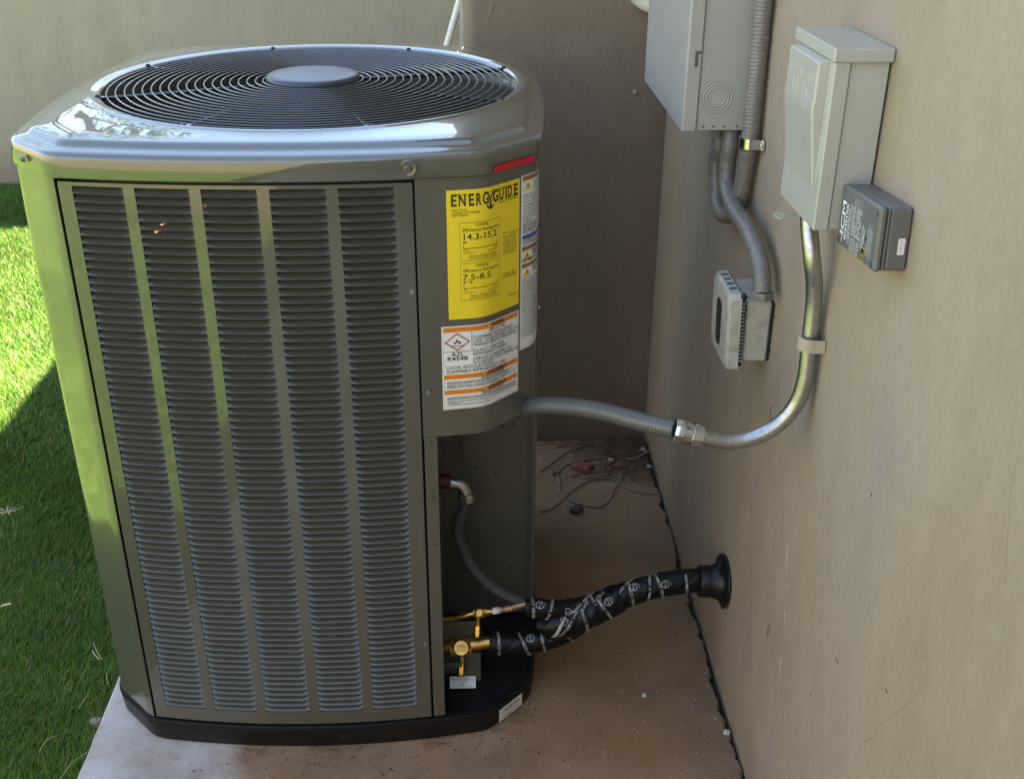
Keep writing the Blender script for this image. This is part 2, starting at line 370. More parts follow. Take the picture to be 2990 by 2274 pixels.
def base_of(p):
    v = Vector((0, 0, 0))
    while p is not None: v = v + p.location; p = p.parent
    return v
def normals2(poly):
    out = []; m = len(poly)
    for i in range(m):
        a = poly[max(i - 1, 0)]; b = poly[min(i + 1, m - 1)]
        tx, ty = b[0] - a[0], b[1] - a[1]; L = math.hypot(tx, ty) or 1
        out.append((ty / L, -tx / L))
    return out
def frames(pts):
    n = len(pts); T = []
    for i in range(n):
        d = pts[min(i + 1, n - 1)] - pts[max(i - 1, 0)]; T.append(d.normalized() if d.length > 1e-9 else Vector((0, 0, 1)))
    ref = Vector((0, 0, 1)) if abs(T[0].z) < .85 else Vector((0, -1, 0))
    N = [(ref - T[0] * ref.dot(T[0])).normalized()]
    for i in range(1, n):
        v = N[-1] - T[i] * N[-1].dot(T[i]); N.append(v.normalized())
    return N, [T[i].cross(N[i]) for i in range(n)], T
def spline(pts, per=12):
    """Catmull-Rom through the points"""
    p = [Vector(q) for q in pts]; p = [p[0] * 2 - p[1]] + p + [p[-1] * 2 - p[-2]]; out = []
    for i in range(1, len(p) - 2):
        for k in range(per):
            t = k / per; a, b, c, d = p[i - 1], p[i], p[i + 1], p[i + 2]
            out.append(.5 * ((2 * b) + (c - a) * t + (2 * a - 5 * b + 4 * c - d) * t * t + (3 * b - a - 3 * c + d) * t ** 3))
    out.append(p[-2]); return out
def resample(pts, step):
    out = [pts[0]]; acc = 0
    for a, b in zip(pts[:-1], pts[1:]):
        L = (b - a).length; d = step - acc
        while d <= L: out.append(a + (b - a) * (d / L)); d += step
        acc = (acc + L) % step if L > 0 else acc
        acc = L - (d - step)
    if (out[-1] - pts[-1]).length > step * .3: out.append(pts[-1])
    return out

def tag(o, label, cat, group=None, kind=None):
    if label: o['label'] = label
    if cat: o['category'] = cat
    if group: o['group'] = group
    if kind: o['kind'] = kind
    return o
def thing(name, loc, label, cat, group=None):
    o = bpy.data.objects.new(name, None); o.empty_display_size = .05; COL.objects.link(o); o.location = loc
    return tag(o, label, cat, group)

# ---- lettering: font outlines laid out flat, then mapped onto a surface
_tc = {}
def text2d(body, size, align='LEFT', bold=0.0, res=2):
    key = (body, align, bold, res)
    if key not in _tc:
        cu = bpy.data.curves.new('lettering', 'FONT'); cu.body = body; cu.size = 1; cu.align_x = align; cu.resolution_u = res; cu.fill_mode = 'FRONT'; cu.offset = bold
        ob = bpy.data.objects.new('lettering', cu); me = bpy.data.meshes.new_from_object(ob)
        vs = [(v.co.x, v.co.y) for v in me.vertices]; fs = [tuple(p.vertices) for p in me.polygons]
        bpy.data.objects.remove(ob); bpy.data.curves.remove(cu); bpy.data.meshes.remove(me)
        _tc[key] = (vs, fs)
    vs, fs = _tc[key]
    return [(x * size, y * size) for x, y in vs], fs
def put_text(mb, fn, body, u, v, size, align='LEFT', bold=0.0, sx=1.0, res=2, slope=0.0, off=.0006, width=None, ang=0.0):
    vs, fs = text2d(body, size, align, bold, res)
    if not vs: return
    if width:
        w = max(x for x, _ in vs) - min(x for x, _ in vs); sx = width / w
    ca, sa = math.cos(ang), math.sin(ang); out = []
    for x, y in vs:
        x *= sx; out.append(fn(u + x * ca - y * sa, v + x * sa + y * ca + slope * x, off))
    mb.add(out, fs)
def put_rect(mb, fn, u0, u1, v0, v1, off=.0003, nu=None):
    nu = nu or max(1, int(abs(u1 - u0) / .004)); vs = []; fs = []
    for i in range(nu + 1):
        u = u0 + (u1 - u0) * i / nu; vs += [fn(u, v0, off), fn(u, v1, off)]
    for i in range(nu): fs.append((2 * i, 2 * i + 2, 2 * i + 3, 2 * i + 1))
    mb.add(vs, fs)
def put_frame(mb, fn, u0, u1, v0, v1, t=.0005, off=.0006):
    put_rect(mb, fn, u0, u1, v0, v0 + t, off); put_rect(mb, fn, u0, u1, v1 - t, v1, off)
    put_rect(mb, fn, u0, u0 + t, v0 + t, v1 - t, off, 1); put_rect(mb, fn, u1 - t, u1, v0 + t, v1 - t, off, 1)
def put_poly(mb, fn, pts, off=.0006): mb.add([fn(u, v, off) for u, v in pts], [tuple(range(len(pts)))])

# ================================================================== SETTING
XW, YN, XE, YF, XS = .489, 2.730, -.016, 5.415, -.733
GZ = -.036                                     # lawn soil level
g = MB(); g.add([(-60, -60, GZ), (60, -60, GZ), (60, 60, GZ), (-60, 60, GZ)], [(0, 1, 2, 3)])
tag(g.build('ground', 'soil'), 'dark bare soil under and around the lawn', 'ground', kind='structure')

def pad():
    """concrete pad: top sheet with ragged edges along the walls, real thickness"""
    mb = MB(); y = -1.7; R = []; L = []
    rr = random.Random(3); j = 0
    while y < 2.70:
        j = j * .75 + rr.uniform(-.0035, .0035)
        R.append((min(XW - .0015, XW - .0085 + j * 1.5), y)); y += .010
    B = []; x = XW - .012
    while x > XS:
        j = j * .7 + rr.uniform(-.003, .003); B.append((x, 2.702 + j)); x -= .014
    y = 2.70; k = 0
    while y > -1.7:
        k = k * .8 + rr.uniform(-.0012, .0012); L.append((XS + k, y)); y -= .02
    L.append((XS, -1.7))
    loop = R + B + L; n = len(loop)
    nn = normals2(loop)
    vs = [(x - a * .004, yy - b * .004, 0) for (x, yy), (a, b) in zip(loop, nn)] + [(x, yy, -.004) for x, yy in loop] + [(x, yy, -.10) for x, yy in loop]
    fs = [tuple(range(n))]
    for i in range(n):
        k2 = (i + 1) % n; fs += [(i, i + n, k2 + n, k2), (i + n, i + 2 * n, k2 + 2 * n, k2 + n)]
    mb.add(vs, fs)
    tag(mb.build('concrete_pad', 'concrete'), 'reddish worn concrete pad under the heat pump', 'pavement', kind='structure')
pad()

lawn = MB(); lawn.add([(-7, -1.7, GZ + .006), (XS - .002, -1.7, GZ + .006), (XS - .002, 5.4, GZ + .006), (-7, 5.4, GZ + .006)], [(0, 1, 2, 3)])
tag(lawn.build('lawn', 'lawn_base'), 'green backing of the artificial lawn', 'lawn', kind='structure')

def blades(x0, x1, y0, y1, dens, w, h, keep=None):
    n = int((x1 - x0) * (y1 - y0) * dens); x = rng.uniform(x0, x1, n); y = rng.uniform(y0, y1, n)
    if keep is not None: k = keep(x, y); x = x[k]; y = y[k]
    return x, y, np.full(len(x), w), np.full(len(x), h)
def make_turf():
    # the strip of lawn beside the pad that the picture shows is dense, the rest thinner
    A = blades(-3.0, XS, 1.0, 2.7, 82000, .0017, .029, lambda x, y: (x < XS - .004) & (x > -.43 * y - .45))
    B = blades(-3.0, XS, 2.7, 5.40, 34000, .0026, .032, lambda x, y: (x < XS - .004) & (x > -.43 * y - .45))
    C = blades(-6.9, XS, -1.68, 5.40, 3200, .0070, .034, lambda x, y: (x < XS - .006) & ~((x > -3.2) & (y > .2)))
    D = blades(-3.2, XS, .2, 5.40, 14000, .0038, .032, lambda x, y: (x < XS - .006) & ~((x > -.43 * y - .45) & (y > 1.0)))
    x, y, w, h = (np.concatenate(q) for q in zip(A, B, C, D)); n = len(x)
    patch = np.sin(x * 7.1 + 1.3 * np.sin(y * 5)) + np.sin(y * 6.3 + 2 * np.sin(x * 4.3))
    a = rng.uniform(0, 2 * np.pi, n); a = np.where(rng.random(n) < .6, patch * .8 + rng.normal(0, .8, n) + 1.0, a)
    h = h * rng.uniform(.6, 1.15, n); lean = h * rng.uniform(.15, 1.0, n); w = w * rng.uniform(.6, 1.3, n)
    dx, dy = np.cos(a), np.sin(a); px, py = -dy, dx
    z0 = np.full(n, GZ + .004)
    def lvl(t, ws):
        cx = x + dx * lean * t ** 1.7; cy = y + dy * lean * t ** 1.7; cz = z0 + h * t * (1 - .18 * t)
        return np.stack([cx - px * w * ws, cy - py * w * ws, cz], 1), np.stack([cx + px * w * ws, cy + py * w * ws, cz], 1)
    l0, r0 = lvl(0, .5); l1, r1 = lvl(.55, .45); tip = (lvl(1.0, 0))[0]
    V = np.stack([l0, r0, l1, r1, tip], 1).reshape(-1, 3)
    o = (np.arange(n) * 5)[:, None]
    Fq = o + np.array([0, 1, 3, 2]); Ft = o + np.array([2, 3, 4])
    me = bpy.data.meshes.new('grass'); me.vertices.add(len(V)); me.vertices.foreach_set('co', V.ravel())
    loops = np.concatenate([np.concatenate([Fq, Ft], 1).ravel()]); me.loops.add(len(loops)); me.loops.foreach_set('vertex_index', loops)
    st = np.stack([np.arange(n) * 7, np.arange(n) * 7 + 4], 1).ravel(); me.polygons.add(2 * n); me.polygons.foreach_set('loop_start', st)
    me.polygons.foreach_set('use_smooth', np.ones(2 * n, bool)); me.update(calc_edges=True); me.validate()
    me.materials.append(MATS['turf']); ob = bpy.data.objects.new('grass', me); COL.objects.link(ob)
    tag(ob, 'dense short green blades of artificial turf', 'grass', kind='stuff')
make_turf()

# ---- house: side wall with the electrics, return wall behind the unit, roof eave above
house = thing('house', (1.2, 2.0, 0), 'tan stucco house wall with electrical boxes and a return behind the unit', 'house')
MB().box(XW, XW + .3, -4.2, 6.0, -.12, 2.738).build('wall', 'stucco', house)
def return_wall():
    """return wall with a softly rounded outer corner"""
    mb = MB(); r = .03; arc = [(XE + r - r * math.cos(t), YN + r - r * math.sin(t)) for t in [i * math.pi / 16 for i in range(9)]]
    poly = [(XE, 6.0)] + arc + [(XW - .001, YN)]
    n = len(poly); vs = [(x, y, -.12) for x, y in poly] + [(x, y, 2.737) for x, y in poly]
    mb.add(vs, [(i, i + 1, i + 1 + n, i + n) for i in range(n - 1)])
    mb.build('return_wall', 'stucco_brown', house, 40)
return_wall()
MB().box(XE, XW + 1.2, 1.9, 6.2, 2.74, 2.90).build('eave', 'stucco', house)
MB().box(XW - .02, XW + 1.2, -4.4, 1.898, 2.74, 2.90).build('roof_edge', 'stucco', house)
MB().box(XE - .010, XE - .002, YN + .035, YN + .045, -.03, 2.73).build('corner_strip', 'trim_cream', house)
# little round anchor on the return wall, nail holes
for (x, y, r) in ((1855, 270, .006),):
    p = P(x, y, 1, YN); MB().lathe(p, (0, -1, 0), [(0, .006), (r, .005), (r * 1.1, 0)], 12).build('anchor', 'stucco', house)
rr = random.Random(5)
for (x, y) in ((1436, 27), (1655, 160)):
    mb = MB(); p = P(x, y, 1, YN - .0012); a = rr.uniform(.9, 1.5); mb.box(-.012, .012, -.001, .001, -.0014, .0014, .0005, lambda v, p=p, a=a: (p.x + v.x * math.cos(a) - v.z * math.sin(a), p.y + v.y, p.z + v.x * math.sin(a) + v.z * math.cos(a))); mb.build('scuff', 'stucco', house)
for pth in (((2299, 1587), (2297, 1660), (2293, 1700)), ((2299, 1705), (2297, 1725)), ((2293, 1780), (2289, 1835)), ((2281, 1920), (2275, 2000))):      # long pale scratch on the side wall
    mb = MB(); mb.tube([P(x, y, 0, XW - .0004) for x, y in pth], .0010, 5); mb.build('scratch', 'stucco_scratch', house)
for pth in (((2243, 1830), (2240, 1855)), ((2248, 1822), (2246, 1850)), ((2072, 1420), (2075, 1452)), ((2250, 1185), (2250, 1245)), ((2440, 1920), (2448, 1935)), ((2586, 2010), (2590, 2022)), ((2365, 2020), (2368, 2032)), ((2543, 1450), (2546, 1440))):
    mb = MB(); mb.tube([P(x, y, 0, XW - .0003) for x, y in pth], .0007, 5); mb.build('scuff', 'soil', house)
for pth in (((2500, 2205), (2515, 2170), (2545, 2150), (2580, 2110), (2640, 2060), (2690, 2010)), ((2975, 1330), (2960, 1390), (2945, 1500), (2935, 1700))):       # hairline cracks
    mb = MB(); mb.tube(spline([P(x + random.Random(x).uniform(-3, 3), y, 0, XW - .0001) for x, y in pth], 6), .00025, 4); mb.build('crack', 'stucco_crack', house)
# pipe stub coming out of the return wall behind the cabinet
mb = MB(); p0 = P(1866, 6, 1, YN); mb.tube([p0 + Vector((-.01, .02, .012)), p0 + Vector((.012, -.03, .0)), p0 + Vector((.05, -.09, -.006))], .019, 16)
tag(mb.build('pipe_stub', 'trim_cream'), 'short tan painted pipe stub leaving the return wall beside the grey cabinet', 'pipe')

gw = MB(); T = .2; Hg = 1.9
gw.box(-7.2, XE - .012, YF, YF + T, -.2, Hg); gw.box(-7.2, -7.0, -1.9, YF - .001, -.2, Hg); gw.box(-6.999, .48, -1.9, -1.7, -.2, Hg)
tag(gw.build('garden_wall', 'garden_stucco'), 'smooth tan garden wall at the far side of the lawn', 'wall')

# white pole leaning behind the unit
a = P(1305, 135, 1, 3.9); b = P(1343, 0, 1, 3.9); d = (b - a) / (b.z - a.z)
bot = a + d * (GZ + .01 - a.z); top = a + d * (1.95 - a.z)
mb = MB(); mb.tube([bot, top], .0125, 12); tag(mb.build('pole', 'pole_white'), 'thin white pole leaning against the house behind the unit', 'pole')

mat('leaf', (.060, .095, .028), .55, 0, col2=(.11, .14, .04), nscale=2)
mat('bark', (.12, .085, .06), .9, 0, bump=.8, bscale=30)
def tree(x, y, h, rad, label, seed):  # added out of view to break up the sky mirrored in the lid
    r_ = random.Random(seed); t = thing('tree', (x, y, GZ), label, 'tree', 'unseen trees added beyond the garden wall'); m = MB(); tips = []
    m.tube(spline([(x, y, GZ), (x + .05, y, h * .25), (x - .04, y + .05, h * .5)], 5), [.10 - .004 * i for i in range(11)], 8)
    for k in range(9):
        a = k * 2.4; q = Vector((x + math.cos(a) * rad * r_.uniform(.4, .8), y + math.sin(a) * rad * r_.uniform(.4, .8), h * r_.uniform(.6, .92)))
        m.tube(spline([(x - .04, y + .05, h * r_.uniform(.35, .5)), tuple((Vector((x, y, h * .5)) + q) / 2 + Vector((0, 0, .1))), tuple(q)], 4), [.035 - .003 * i for i in range(9)], 6); tips.append(q)
    m.build('trunk', 'bark', t); m = MB()
    for k in range(2600):
        c = r_.choice(tips); d = Vector((r_.gauss(0, 1), r_.gauss(0, 1), r_.gauss(0, .8))) * rad * .26; p = c + d; u = Vector((r_.uniform(-1, 1), r_.uniform(-1, 1), r_.uniform(-.6, .6))).normalized(); w = u.cross(Vector((r_.uniform(-1, 1), r_.uniform(-1, 1), 1))).normalized()
        m.add([p - u * .07, p + w * .025, p + u * .07, p - w * .025], [(0, 1, 2, 3)])
    m.build('crown', 'leaf', t)
tree(-3.4, 8.6, 4.6, 1.5, 'broad leafy tree added out of view beyond the left part of the garden wall for the lid reflection', 3)
tree(-.9, 10.5, 4.0, 1.2, 'smaller leafy tree added out of view beyond the garden wall close to the house for the lid reflection', 8)

# ================================================================== HEAT PUMP
CX, CY, FCX, FCY = -.297, 2.0, -.282, 1.999
HP = thing('heat_pump', (CX, CY, 0), 'large olive grey heat pump with louvered front and round fan grille on top', 'heat pump')
def front_y(x): return 1.5445 + .03 * ((x - CX) / .315) ** 2
def side_h(y): return .420 - .022 * ((y - CY) / .34) ** 2
def quarter():
    f = .020; pts = []
    for i in range(22): x = .315 * i / 21 * (1 - f / .315); pts.append((x, front_y(CX + x)))
    c1 = (.315, front_y(CX + .315)); c2 = (.398, 1.66); L = math.hypot(c2[0] - c1[0], c2[1] - c1[1]); ex = ((c2[0] - c1[0]) / L, (c2[1] - c1[1]) / L)
    def bez(a, c, b):
        for k in range(1, 8):
            t = k / 7; pts.append(((1 - t) ** 2 * a[0] + 2 * t * (1 - t) * c[0] + t * t * b[0], (1 - t) ** 2 * a[1] + 2 * t * (1 - t) * c[1] + t * t * b[1]))
    bez(pts[-1], c1, (c1[0] + ex[0] * f, c1[1] + ex[1] * f))
    p = (c2[0] - ex[0] * f, c2[1] - ex[1] * f)
    for k in (.33, .66): pts.append((pts[-1][0] + (p[0] - pts[-1][0]) * k, pts[-1][1] + (p[1] - pts[-1][1]) * k))
    pts.append(p); bez(p, c2, (side_h(1.66 + f), 1.66 + f))
    for i in range(1, 17): y = 1.68 + (.32) * i / 16; pts.append((side_h(y), y))
    return pts
Q = quarter()
RIGHT = [(CX + x, y) for x, y in Q] + [(CX + x, 2 * CY - y) for x, y in Q[-2::-1]]      # front centre -> right -> back centre
LEFT = [(2 * CX - x, y) for x, y in RIGHT[-2:0:-1]]
OUT = RIGHT + LEFT                                                               # closed, counter-clockwise
def closed_normals(poly):
    n = len(poly); out = []
    for i in range(n):
        a, b = poly[i - 1], poly[(i + 1) % n]; tx, ty = b[0] - a[0], b[1] - a[1]; L = math.hypot(tx, ty); out.append((ty / L, -tx / L))
    return out
ON = closed_normals(OUT)
def inset(d): return [(x - nx * d, y - ny * d) for (x, y), (nx, ny) in zip(OUT, ON)]
def ringstack(mb, rings, smooth=True):
    n = len(rings[0]); vs = [p for r in rings for p in r]; fs = []
    for i in range(len(rings) - 1):
        for k in range(n):
            k2 = (k + 1) % n; fs.append((i * n + k, i * n + k2, (i + 1) * n + k2, (i + 1) * n + k))
    mb.add(vs, fs, smooth)
def cut_right(x_from, y_to):
    """part of the outline from front x to right side y"""
    pts = [p for p in RIGHT if p[0] > x_from + .002 or p[1] > 1.62]
    pts = [p for p in pts if p[1] < y_to]
    y = y_to; return [(x_from, front_y(x_from))] + pts + [(CX + side_h(y), y)]

# base pan
mb = MB(); ringstack(mb, [[(x, y, z) for x, y in inset(d)] for d, z in ((.000, .0), (-.003, .004), (-.005, .030), (-.007, .046), (-.005, .0515), (.001, .0525), (.004, .0505), (.005, .044))], True)
mb.add([(x, y, .0435) for x, y in inset(.004)], [tuple(range(len(OUT)))])
pan = mb.build('base_pan', 'black_plastic', HP, 50)
pan['label'] = 'black plastic base pan'
# coil and inner shell
mb = MB(); ins = inset(.034); n = len(ins)
ringstack(mb, [[(x, y, .05) for x, y in ins], [(x, y, 1.085) for x, y in ins]], True)
# open the service corner: drop quads on the front right corner
keepf = []; keeps = []
for f, sm in zip(mb.f, mb.sm):
    cx_ = sum(mb.v[i][0] for i in f) / 4; cy_ = sum(mb.v[i][1] for i in f) / 4
    if cx_ > -.075 and cy_ < 1.90: continue
    keepf.append(f); keeps.append(sm)
mb.f = keepf; mb.sm = keeps
mb.build('coil', 'coil', HP)
for (x, z) in ((-.462, 1.002), (-.425, 1.022), (-.452, 1.013), (-.378, 1.047), (-.385, 1.043), (-.360, .82), (-.356, .795)):   # copper hairpin ends behind the louvers
    mb = MB(); c = Vector((x, front_y(x) + .0145, z)); mb.tube([c + Vector((.009 * math.cos(t), .004 * math.sin(t * 2), .0085 * math.sin(t))) for t in [k * math.pi / 8 for k in range(9)]], .0042, 8); mb.build('copper_tube', 'copper', HP)

# corner post (front left)
lp = [(2 * CX - x, y) for x, y in RIGHT if y < 1.705]
lp = [p for p in lp[::-1] if p[0] < -.606]                       # from the left side towards the front
lp = [(x - nx * -.003, y - ny * -.003) for (x, y), (nx, ny) in zip(lp, normals2(lp))]
mb = MB(); mb.sheet(lp, .054, 1.0885, .002); mb.build('corner_post', 'post_paint', HP, 35)
rp = [(x, 2 * CY - y) for x, y in lp[::-1]]; mb = MB(); mb.sheet(rp[::-1][::-1], .054, 1.0885, .002)
# back posts mirror it (seen only from the side)
mb = MB(); bl = [(x, 2 * CY - y) for x, y in lp][::-1]; mb.sheet(bl, .054, 1.0885, .002); mb.build('corner_post', 'post_paint', HP, 35)
br = [(2 * CX - x, y) for x, y in bl][::-1]; mb = MB(); mb.sheet(br, .054, 1.0885, .002); mb.build('corner_post', 'post_paint', HP, 35)

# front louver panel
PX0, PX1 = -.6040, -.0885
COLS = [(-.5835, -.507), (-.490, -.410), (-.393, -.312), (-.294, -.213), (-.195, -.1145)]
Z1, PIT, NROW = 1.0657, .0127, 78
def frontline(x0, x1, d=0.0, n=None):
    n = n or max(2, int((x1 - x0) / .012) + 1); return [(x0 + (x1 - x0) * i / (n - 1), front_y(x0 + (x1 - x0) * i / (n - 1)) - d) for i in range(n)]
mb = MB(); ZT, ZB = 1.0765, .0838
mb.sheet(frontline(PX0, PX1), ZT, 1.0822, .0012); mb.sheet(frontline(PX0, PX1), .0545, ZB, .0012)
xs = [PX0] + [v for c in COLS for v in c] + [PX1]
for i in range(0, len(xs), 2): mb.sheet(frontline(xs[i], xs[i + 1]), ZB, ZT, .0012)
# folded return edges
mb.box(PX1 - .0004, PX1 + .0008, front_y(PX1) + .0005, front_y(PX1) + .012, .056, 1.080)
mb.box(PX0 - .0008, PX0 + .0004, front_y(PX0) + .0005, front_y(PX0) + .012, .056, 1.080)
panel = mb.build('louver_panel', 'unit_paint', HP, 30)
def louver_mesh(c, drop=0.0):
    x0, x1 = c[0] - .0006, c[1] + .0006
    prof = [(.0006, -.0018), (-.0012, -.0013), (-.0016, -.0004), (-.0004, .0003), (.0028, .0019), (.0062, .0041), (.0096, .0063), (.0132, .0087)]
    st = [(0, .0), (.004, .25), (.008, .9), (.016, 1.0)]
    secs = [(x0 + a, k) for a, k in st] + [(x1 - a, k) for a, k in st[::-1]]
    vs = []; fs = []
    for x, k in secs:
        for j, (dy, dz) in enumerate(prof):
            yy = dy * k if j < 4 else dy * (.55 + .45 * k)
            zz = dz if j > 1 else dz * k
            vs.append((x, front_y(x) + yy - .0004, zz))
    m = len(prof)
    for i in range(len(secs) - 1):
        for j in range(m - 1): fs.append((i * m + j, i * m + j + 1, (i + 1) * m + j + 1, (i + 1) * m + j))
    return vs, fs
rest = MB(); base = base_of(HP); NIND = 60
for ci, c in enumerate(COLS):
    vs, fs = louver_mesh(c)
    me = bpy.data.meshes.new('louver'); me.from_pydata([(x - base.x, y - base.y, z) for x, y, z in vs], [], fs)
    me.polygons.foreach_set('use_smooth', [True] * len(fs)); me.set_sharp_from_angle(angle=math.radians(28)); me.materials.append(MATS['louver_paint']); me.update()
    for k in range(NROW):
        z = Z1 - k * PIT
        if k < NIND:
            o = bpy.data.objects.new('louver', me); COL.objects.link(o); o.parent = panel
            o.location = (0, rr.uniform(-.0003, .0003), z + rr.uniform(-.0001, .0001)); o.rotation_euler = (0, 0, 0)
        else: rest.add([(x, y, zz + z) for x, y, zz in vs], fs, True)
o = rest.build('louvers', 'louver_paint', panel, 28); tag(o, 'lower rows of louvers on the front panel', None, kind='stuff')

# side and back louver panels (edge-on from here)
mb = MB()
def louver_side(mb, line, rows=78):
    mb.sheet(line, 1.077, 1.086, .0012); mb.sheet(line, .0545, .0745, .0012); n = len(line); nn = normals2(line)
    for a in range(0, n, 5): mb.sheet(line[a:a + 2], .0745, 1.077, .0012)
    for k in range(rows):
        z = Z1 - k * PIT; vs = []
        for (x, y), (nx, ny) in zip(line, nn):
            vs += [(x + nx * .0042, y + ny * .0042, z), (x - nx * .0085, y - ny * .0085, z + .0100)]
        mb.add(vs, [(2 * i, 2 * i + 2, 2 * i + 3, 2 * i + 1) for i in range(n - 1)])
left_line = [(CX - side_h(y), y) for y in [2.285 - .57 * i / 30 for i in range(31)]]
louver_side(mb, left_line); mb.build('side_louver_panel', 'louver_paint', HP)
mb = MB(); back_line = [(CX + .30 - .60 * i / 30, 2 * CY - front_y(CX + .30 - .60 * i / 30)) for i in range(31)]
louver_side(mb, back_line); mb.build('back_louver_panel', 'louver_paint', HP)
mb = MB(); mb.sheet([(CX + side_h(y), y) for y in [1.872 + .413 * i / 20 for i in range(21)]], .054, 1.086, .002); mb.build('side_panel', 'unit_paint', HP, 30)
mb = MB(); mb.sheet([(CX + side_h(y), y) for y in [1.745 + .125 * i / 8 for i in range(9)]], .656, 1.086, .002); mb.build('side_panel', 'unit_paint', HP, 30)

# control box cover (upper right corner, carries the labels)
ZC0, ZC1 = .655, 1.0872
cover = cut_right(-.0845, 1.742)
mb = MB(); mb.sheet(cover, ZC0, ZC1, .002)
mb.sheet(cover[:3], ZC0, ZC1, .002) if False else None
inner = [(x, y) for x, y in cover] + [(-.0845, 1.742)]
mb.add([(x, y, ZC0 + .012) for x, y in inner], [tuple(range(len(inner)))])
ctl = mb.build('control_cover', 'unit_paint', HP, 30)
# mapping onto the cover: arc length s and height z
_cl = [0.0]
for a, b in zip(cover[:-1], cover[1:]): _cl.append(_cl[-1] + math.hypot(b[0] - a[0], b[1] - a[1]))
_cn = normals2(cover)
def on_cover(s, z, off):
    s = max(0, min(s, _cl[-1] - 1e-6)); i = 0
    while _cl[i + 1] < s: i += 1
    t = (s - _cl[i]) / (_cl[i + 1] - _cl[i]); a, b = cover[i], cover[i + 1]; na, nb = _cn[i], _cn[i + 1]
    return (a[0] + (b[0] - a[0]) * t + (na[0] + (nb[0] - na[0]) * t) * off, a[1] + (b[1] - a[1]) * t + (na[1] + (nb[1] - na[1]) * t) * off, z)
def cover_px(x, y):
    """photo pixel -> (s, z) on the cover"""
    d = c_f + c_r * ((x - PW / 2) / F) + c_u * ((PH / 2 - y) / F); best = None
    for i in range(len(cover) - 1):
        a, b = cover[i], cover[i + 1]; ex, ey = b[0] - a[0], b[1] - a[1]; den = d.x * ey - d.y * ex
        if abs(den) < 1e-12: continue
        t = ((a[0] - CAM.x) * ey - (a[1] - CAM.y) * ex) / den; k = ((a[0] - CAM.x) * d.y - (a[1] - CAM.y) * d.x) / den
        if -1e-6 <= k <= 1 + 1e-6 and t > 0 and (best is None or t < best[0]): best = (t, _cl[i] + k * (_cl[i + 1] - _cl[i]), CAM.z + d.z * t)
    return best[1:] if best else None

# recess: service corner
mb = MB(); mb.box(-.068, CX + side_h(1.87) - .001, 1.868, 1.872, .05, ZC0 + .02); mb.build('recess_back', 'unit_paint_inner', HP)
mb = MB(); mb.box(-.0700, -.0660, front_y(-.07) + .003, 1.868, .05, ZC0 + .012); mb.build('valve_plate', 'unit_paint_inner', HP)
mb = MB(); mb.sheet(frontline(-.0835, -.0625, 0, 4), .054, ZC0 - .0008, .0018); mb.box(-.0642, -.0626, front_y(-.07) + .0022, front_y(-.07) + .016, .054, ZC0 - .001)
strip = mb.build('flange_strip', 'unit_paint', HP)
for (x, y) in ((1257, 1291), (1263, 1452), (1268, 1588), (1281, 2059)):
    mb = MB(); p = P(x, y, 1, front_y(-.07)); mb.lathe(p + Vector((0, -.0004, 0)), (0, -1, 0), [(0, 0), (.0030, 0)], 10); mb.build('hole', 'fan_dark', strip)
for (x, y) in ((1447, 1384), (1326, 1274), (1403, 1257), (1470, 1244), (1497, 1239), (1490, 1655), (1389, 1363)):
    mb = MB(); p = P(x, y, 1, 1.868); mb.lathe(p + Vector((0, -.0004, 0)), (0, -1, 0), [(0, 0), (.0030, 0)], 10); mb.build('hole', 'fan_dark', HP)
# dark corner fold at the right of the recess
xr = CX + side_h(1.87); mb = MB(); mb.box(xr - .012, xr + .0015, 1.864, 1.8675, .052, ZC0 + .004); mb.box(xr - .0135, xr - .012, 1.850, 1.8675, .052, ZC0 + .004); mb.build('corner_fold', 'unit_paint_inner', HP)

# lid
def lid():
    mb = MB(); rings = []
    for d, z in ((-.0035, 1.0885), (-.0055, 1.0880), (-.0062, 1.0900), (-.0058, 1.1150), (-.0048, 1.1205), (-.0020, 1.1242), (.0020, 1.1256), (.0100, 1.1272), (.0175, 1.1284), (.0205, 1.1298), (.0245, 1.1335), (.0280, 1.1362), (.0330, 1.1374)):
        rings.append([(x, y, z) for x, y in inset(d)])
    ring0 = rings[-1]
    ang = [math.atan2(y - FCY, x - FCX) for x, y, z in ring0]
    for t in (.35, .7):
        rings.append([(x + (FCX + .384 * math.cos(a) - x) * t, y + (FCY + .384 * math.sin(a) - y) * t, 1.1374 + .0042 * t) for (x, y, z), a in zip(ring0, ang)])
    for r, z in ((.3880, 1.1420), (.3850, 1.1426), (.3815, 1.1442), (.3785, 1.1448), (.3755, 1.1440), (.3700, 1.1425), (.3645, 1.1415), (.3615, 1.138), (.3610, 1.085), (.3560, 1.03)):
        rings.append([(FCX + r * math.cos(a), FCY + r * math.sin(a), z) for a in ang])
    ringstack(mb, rings, True)
    return mb.build('lid', 'lid_paint', HP)
LID = lid()
def hexbolt(mb, p, ax, r=.0055, h=.005, washer=.008):
    mb.lathe(p, ax, [(washer, 0), (washer, .0012), (r, .0014)], 20, False); mb.lathe(p, ax, [(r, .001), (r, h), (r * .85, h + .0008), (r * .55, h + .0008), (r * .5, h - .0006), (0, h - .0006)], 6, False)
p = P(1192, 493, 1, front_y(-.09) - .0062); mb = MB(); mb.lathe(p, (0, -1, 0), [(.0135, .0002), (.0125, .0012), (.0100, .0012), (.0085, .0004), (0, .0004)], 28); mb.build('bolt_dimple', 'unit_paint', HP)
mb = MB(); hexbolt(mb, p + Vector((0, -.0006, 0)), (0, -1, 0), .0042, .0035, .0062); mb.build('bolt', 'unit_paint', HP)
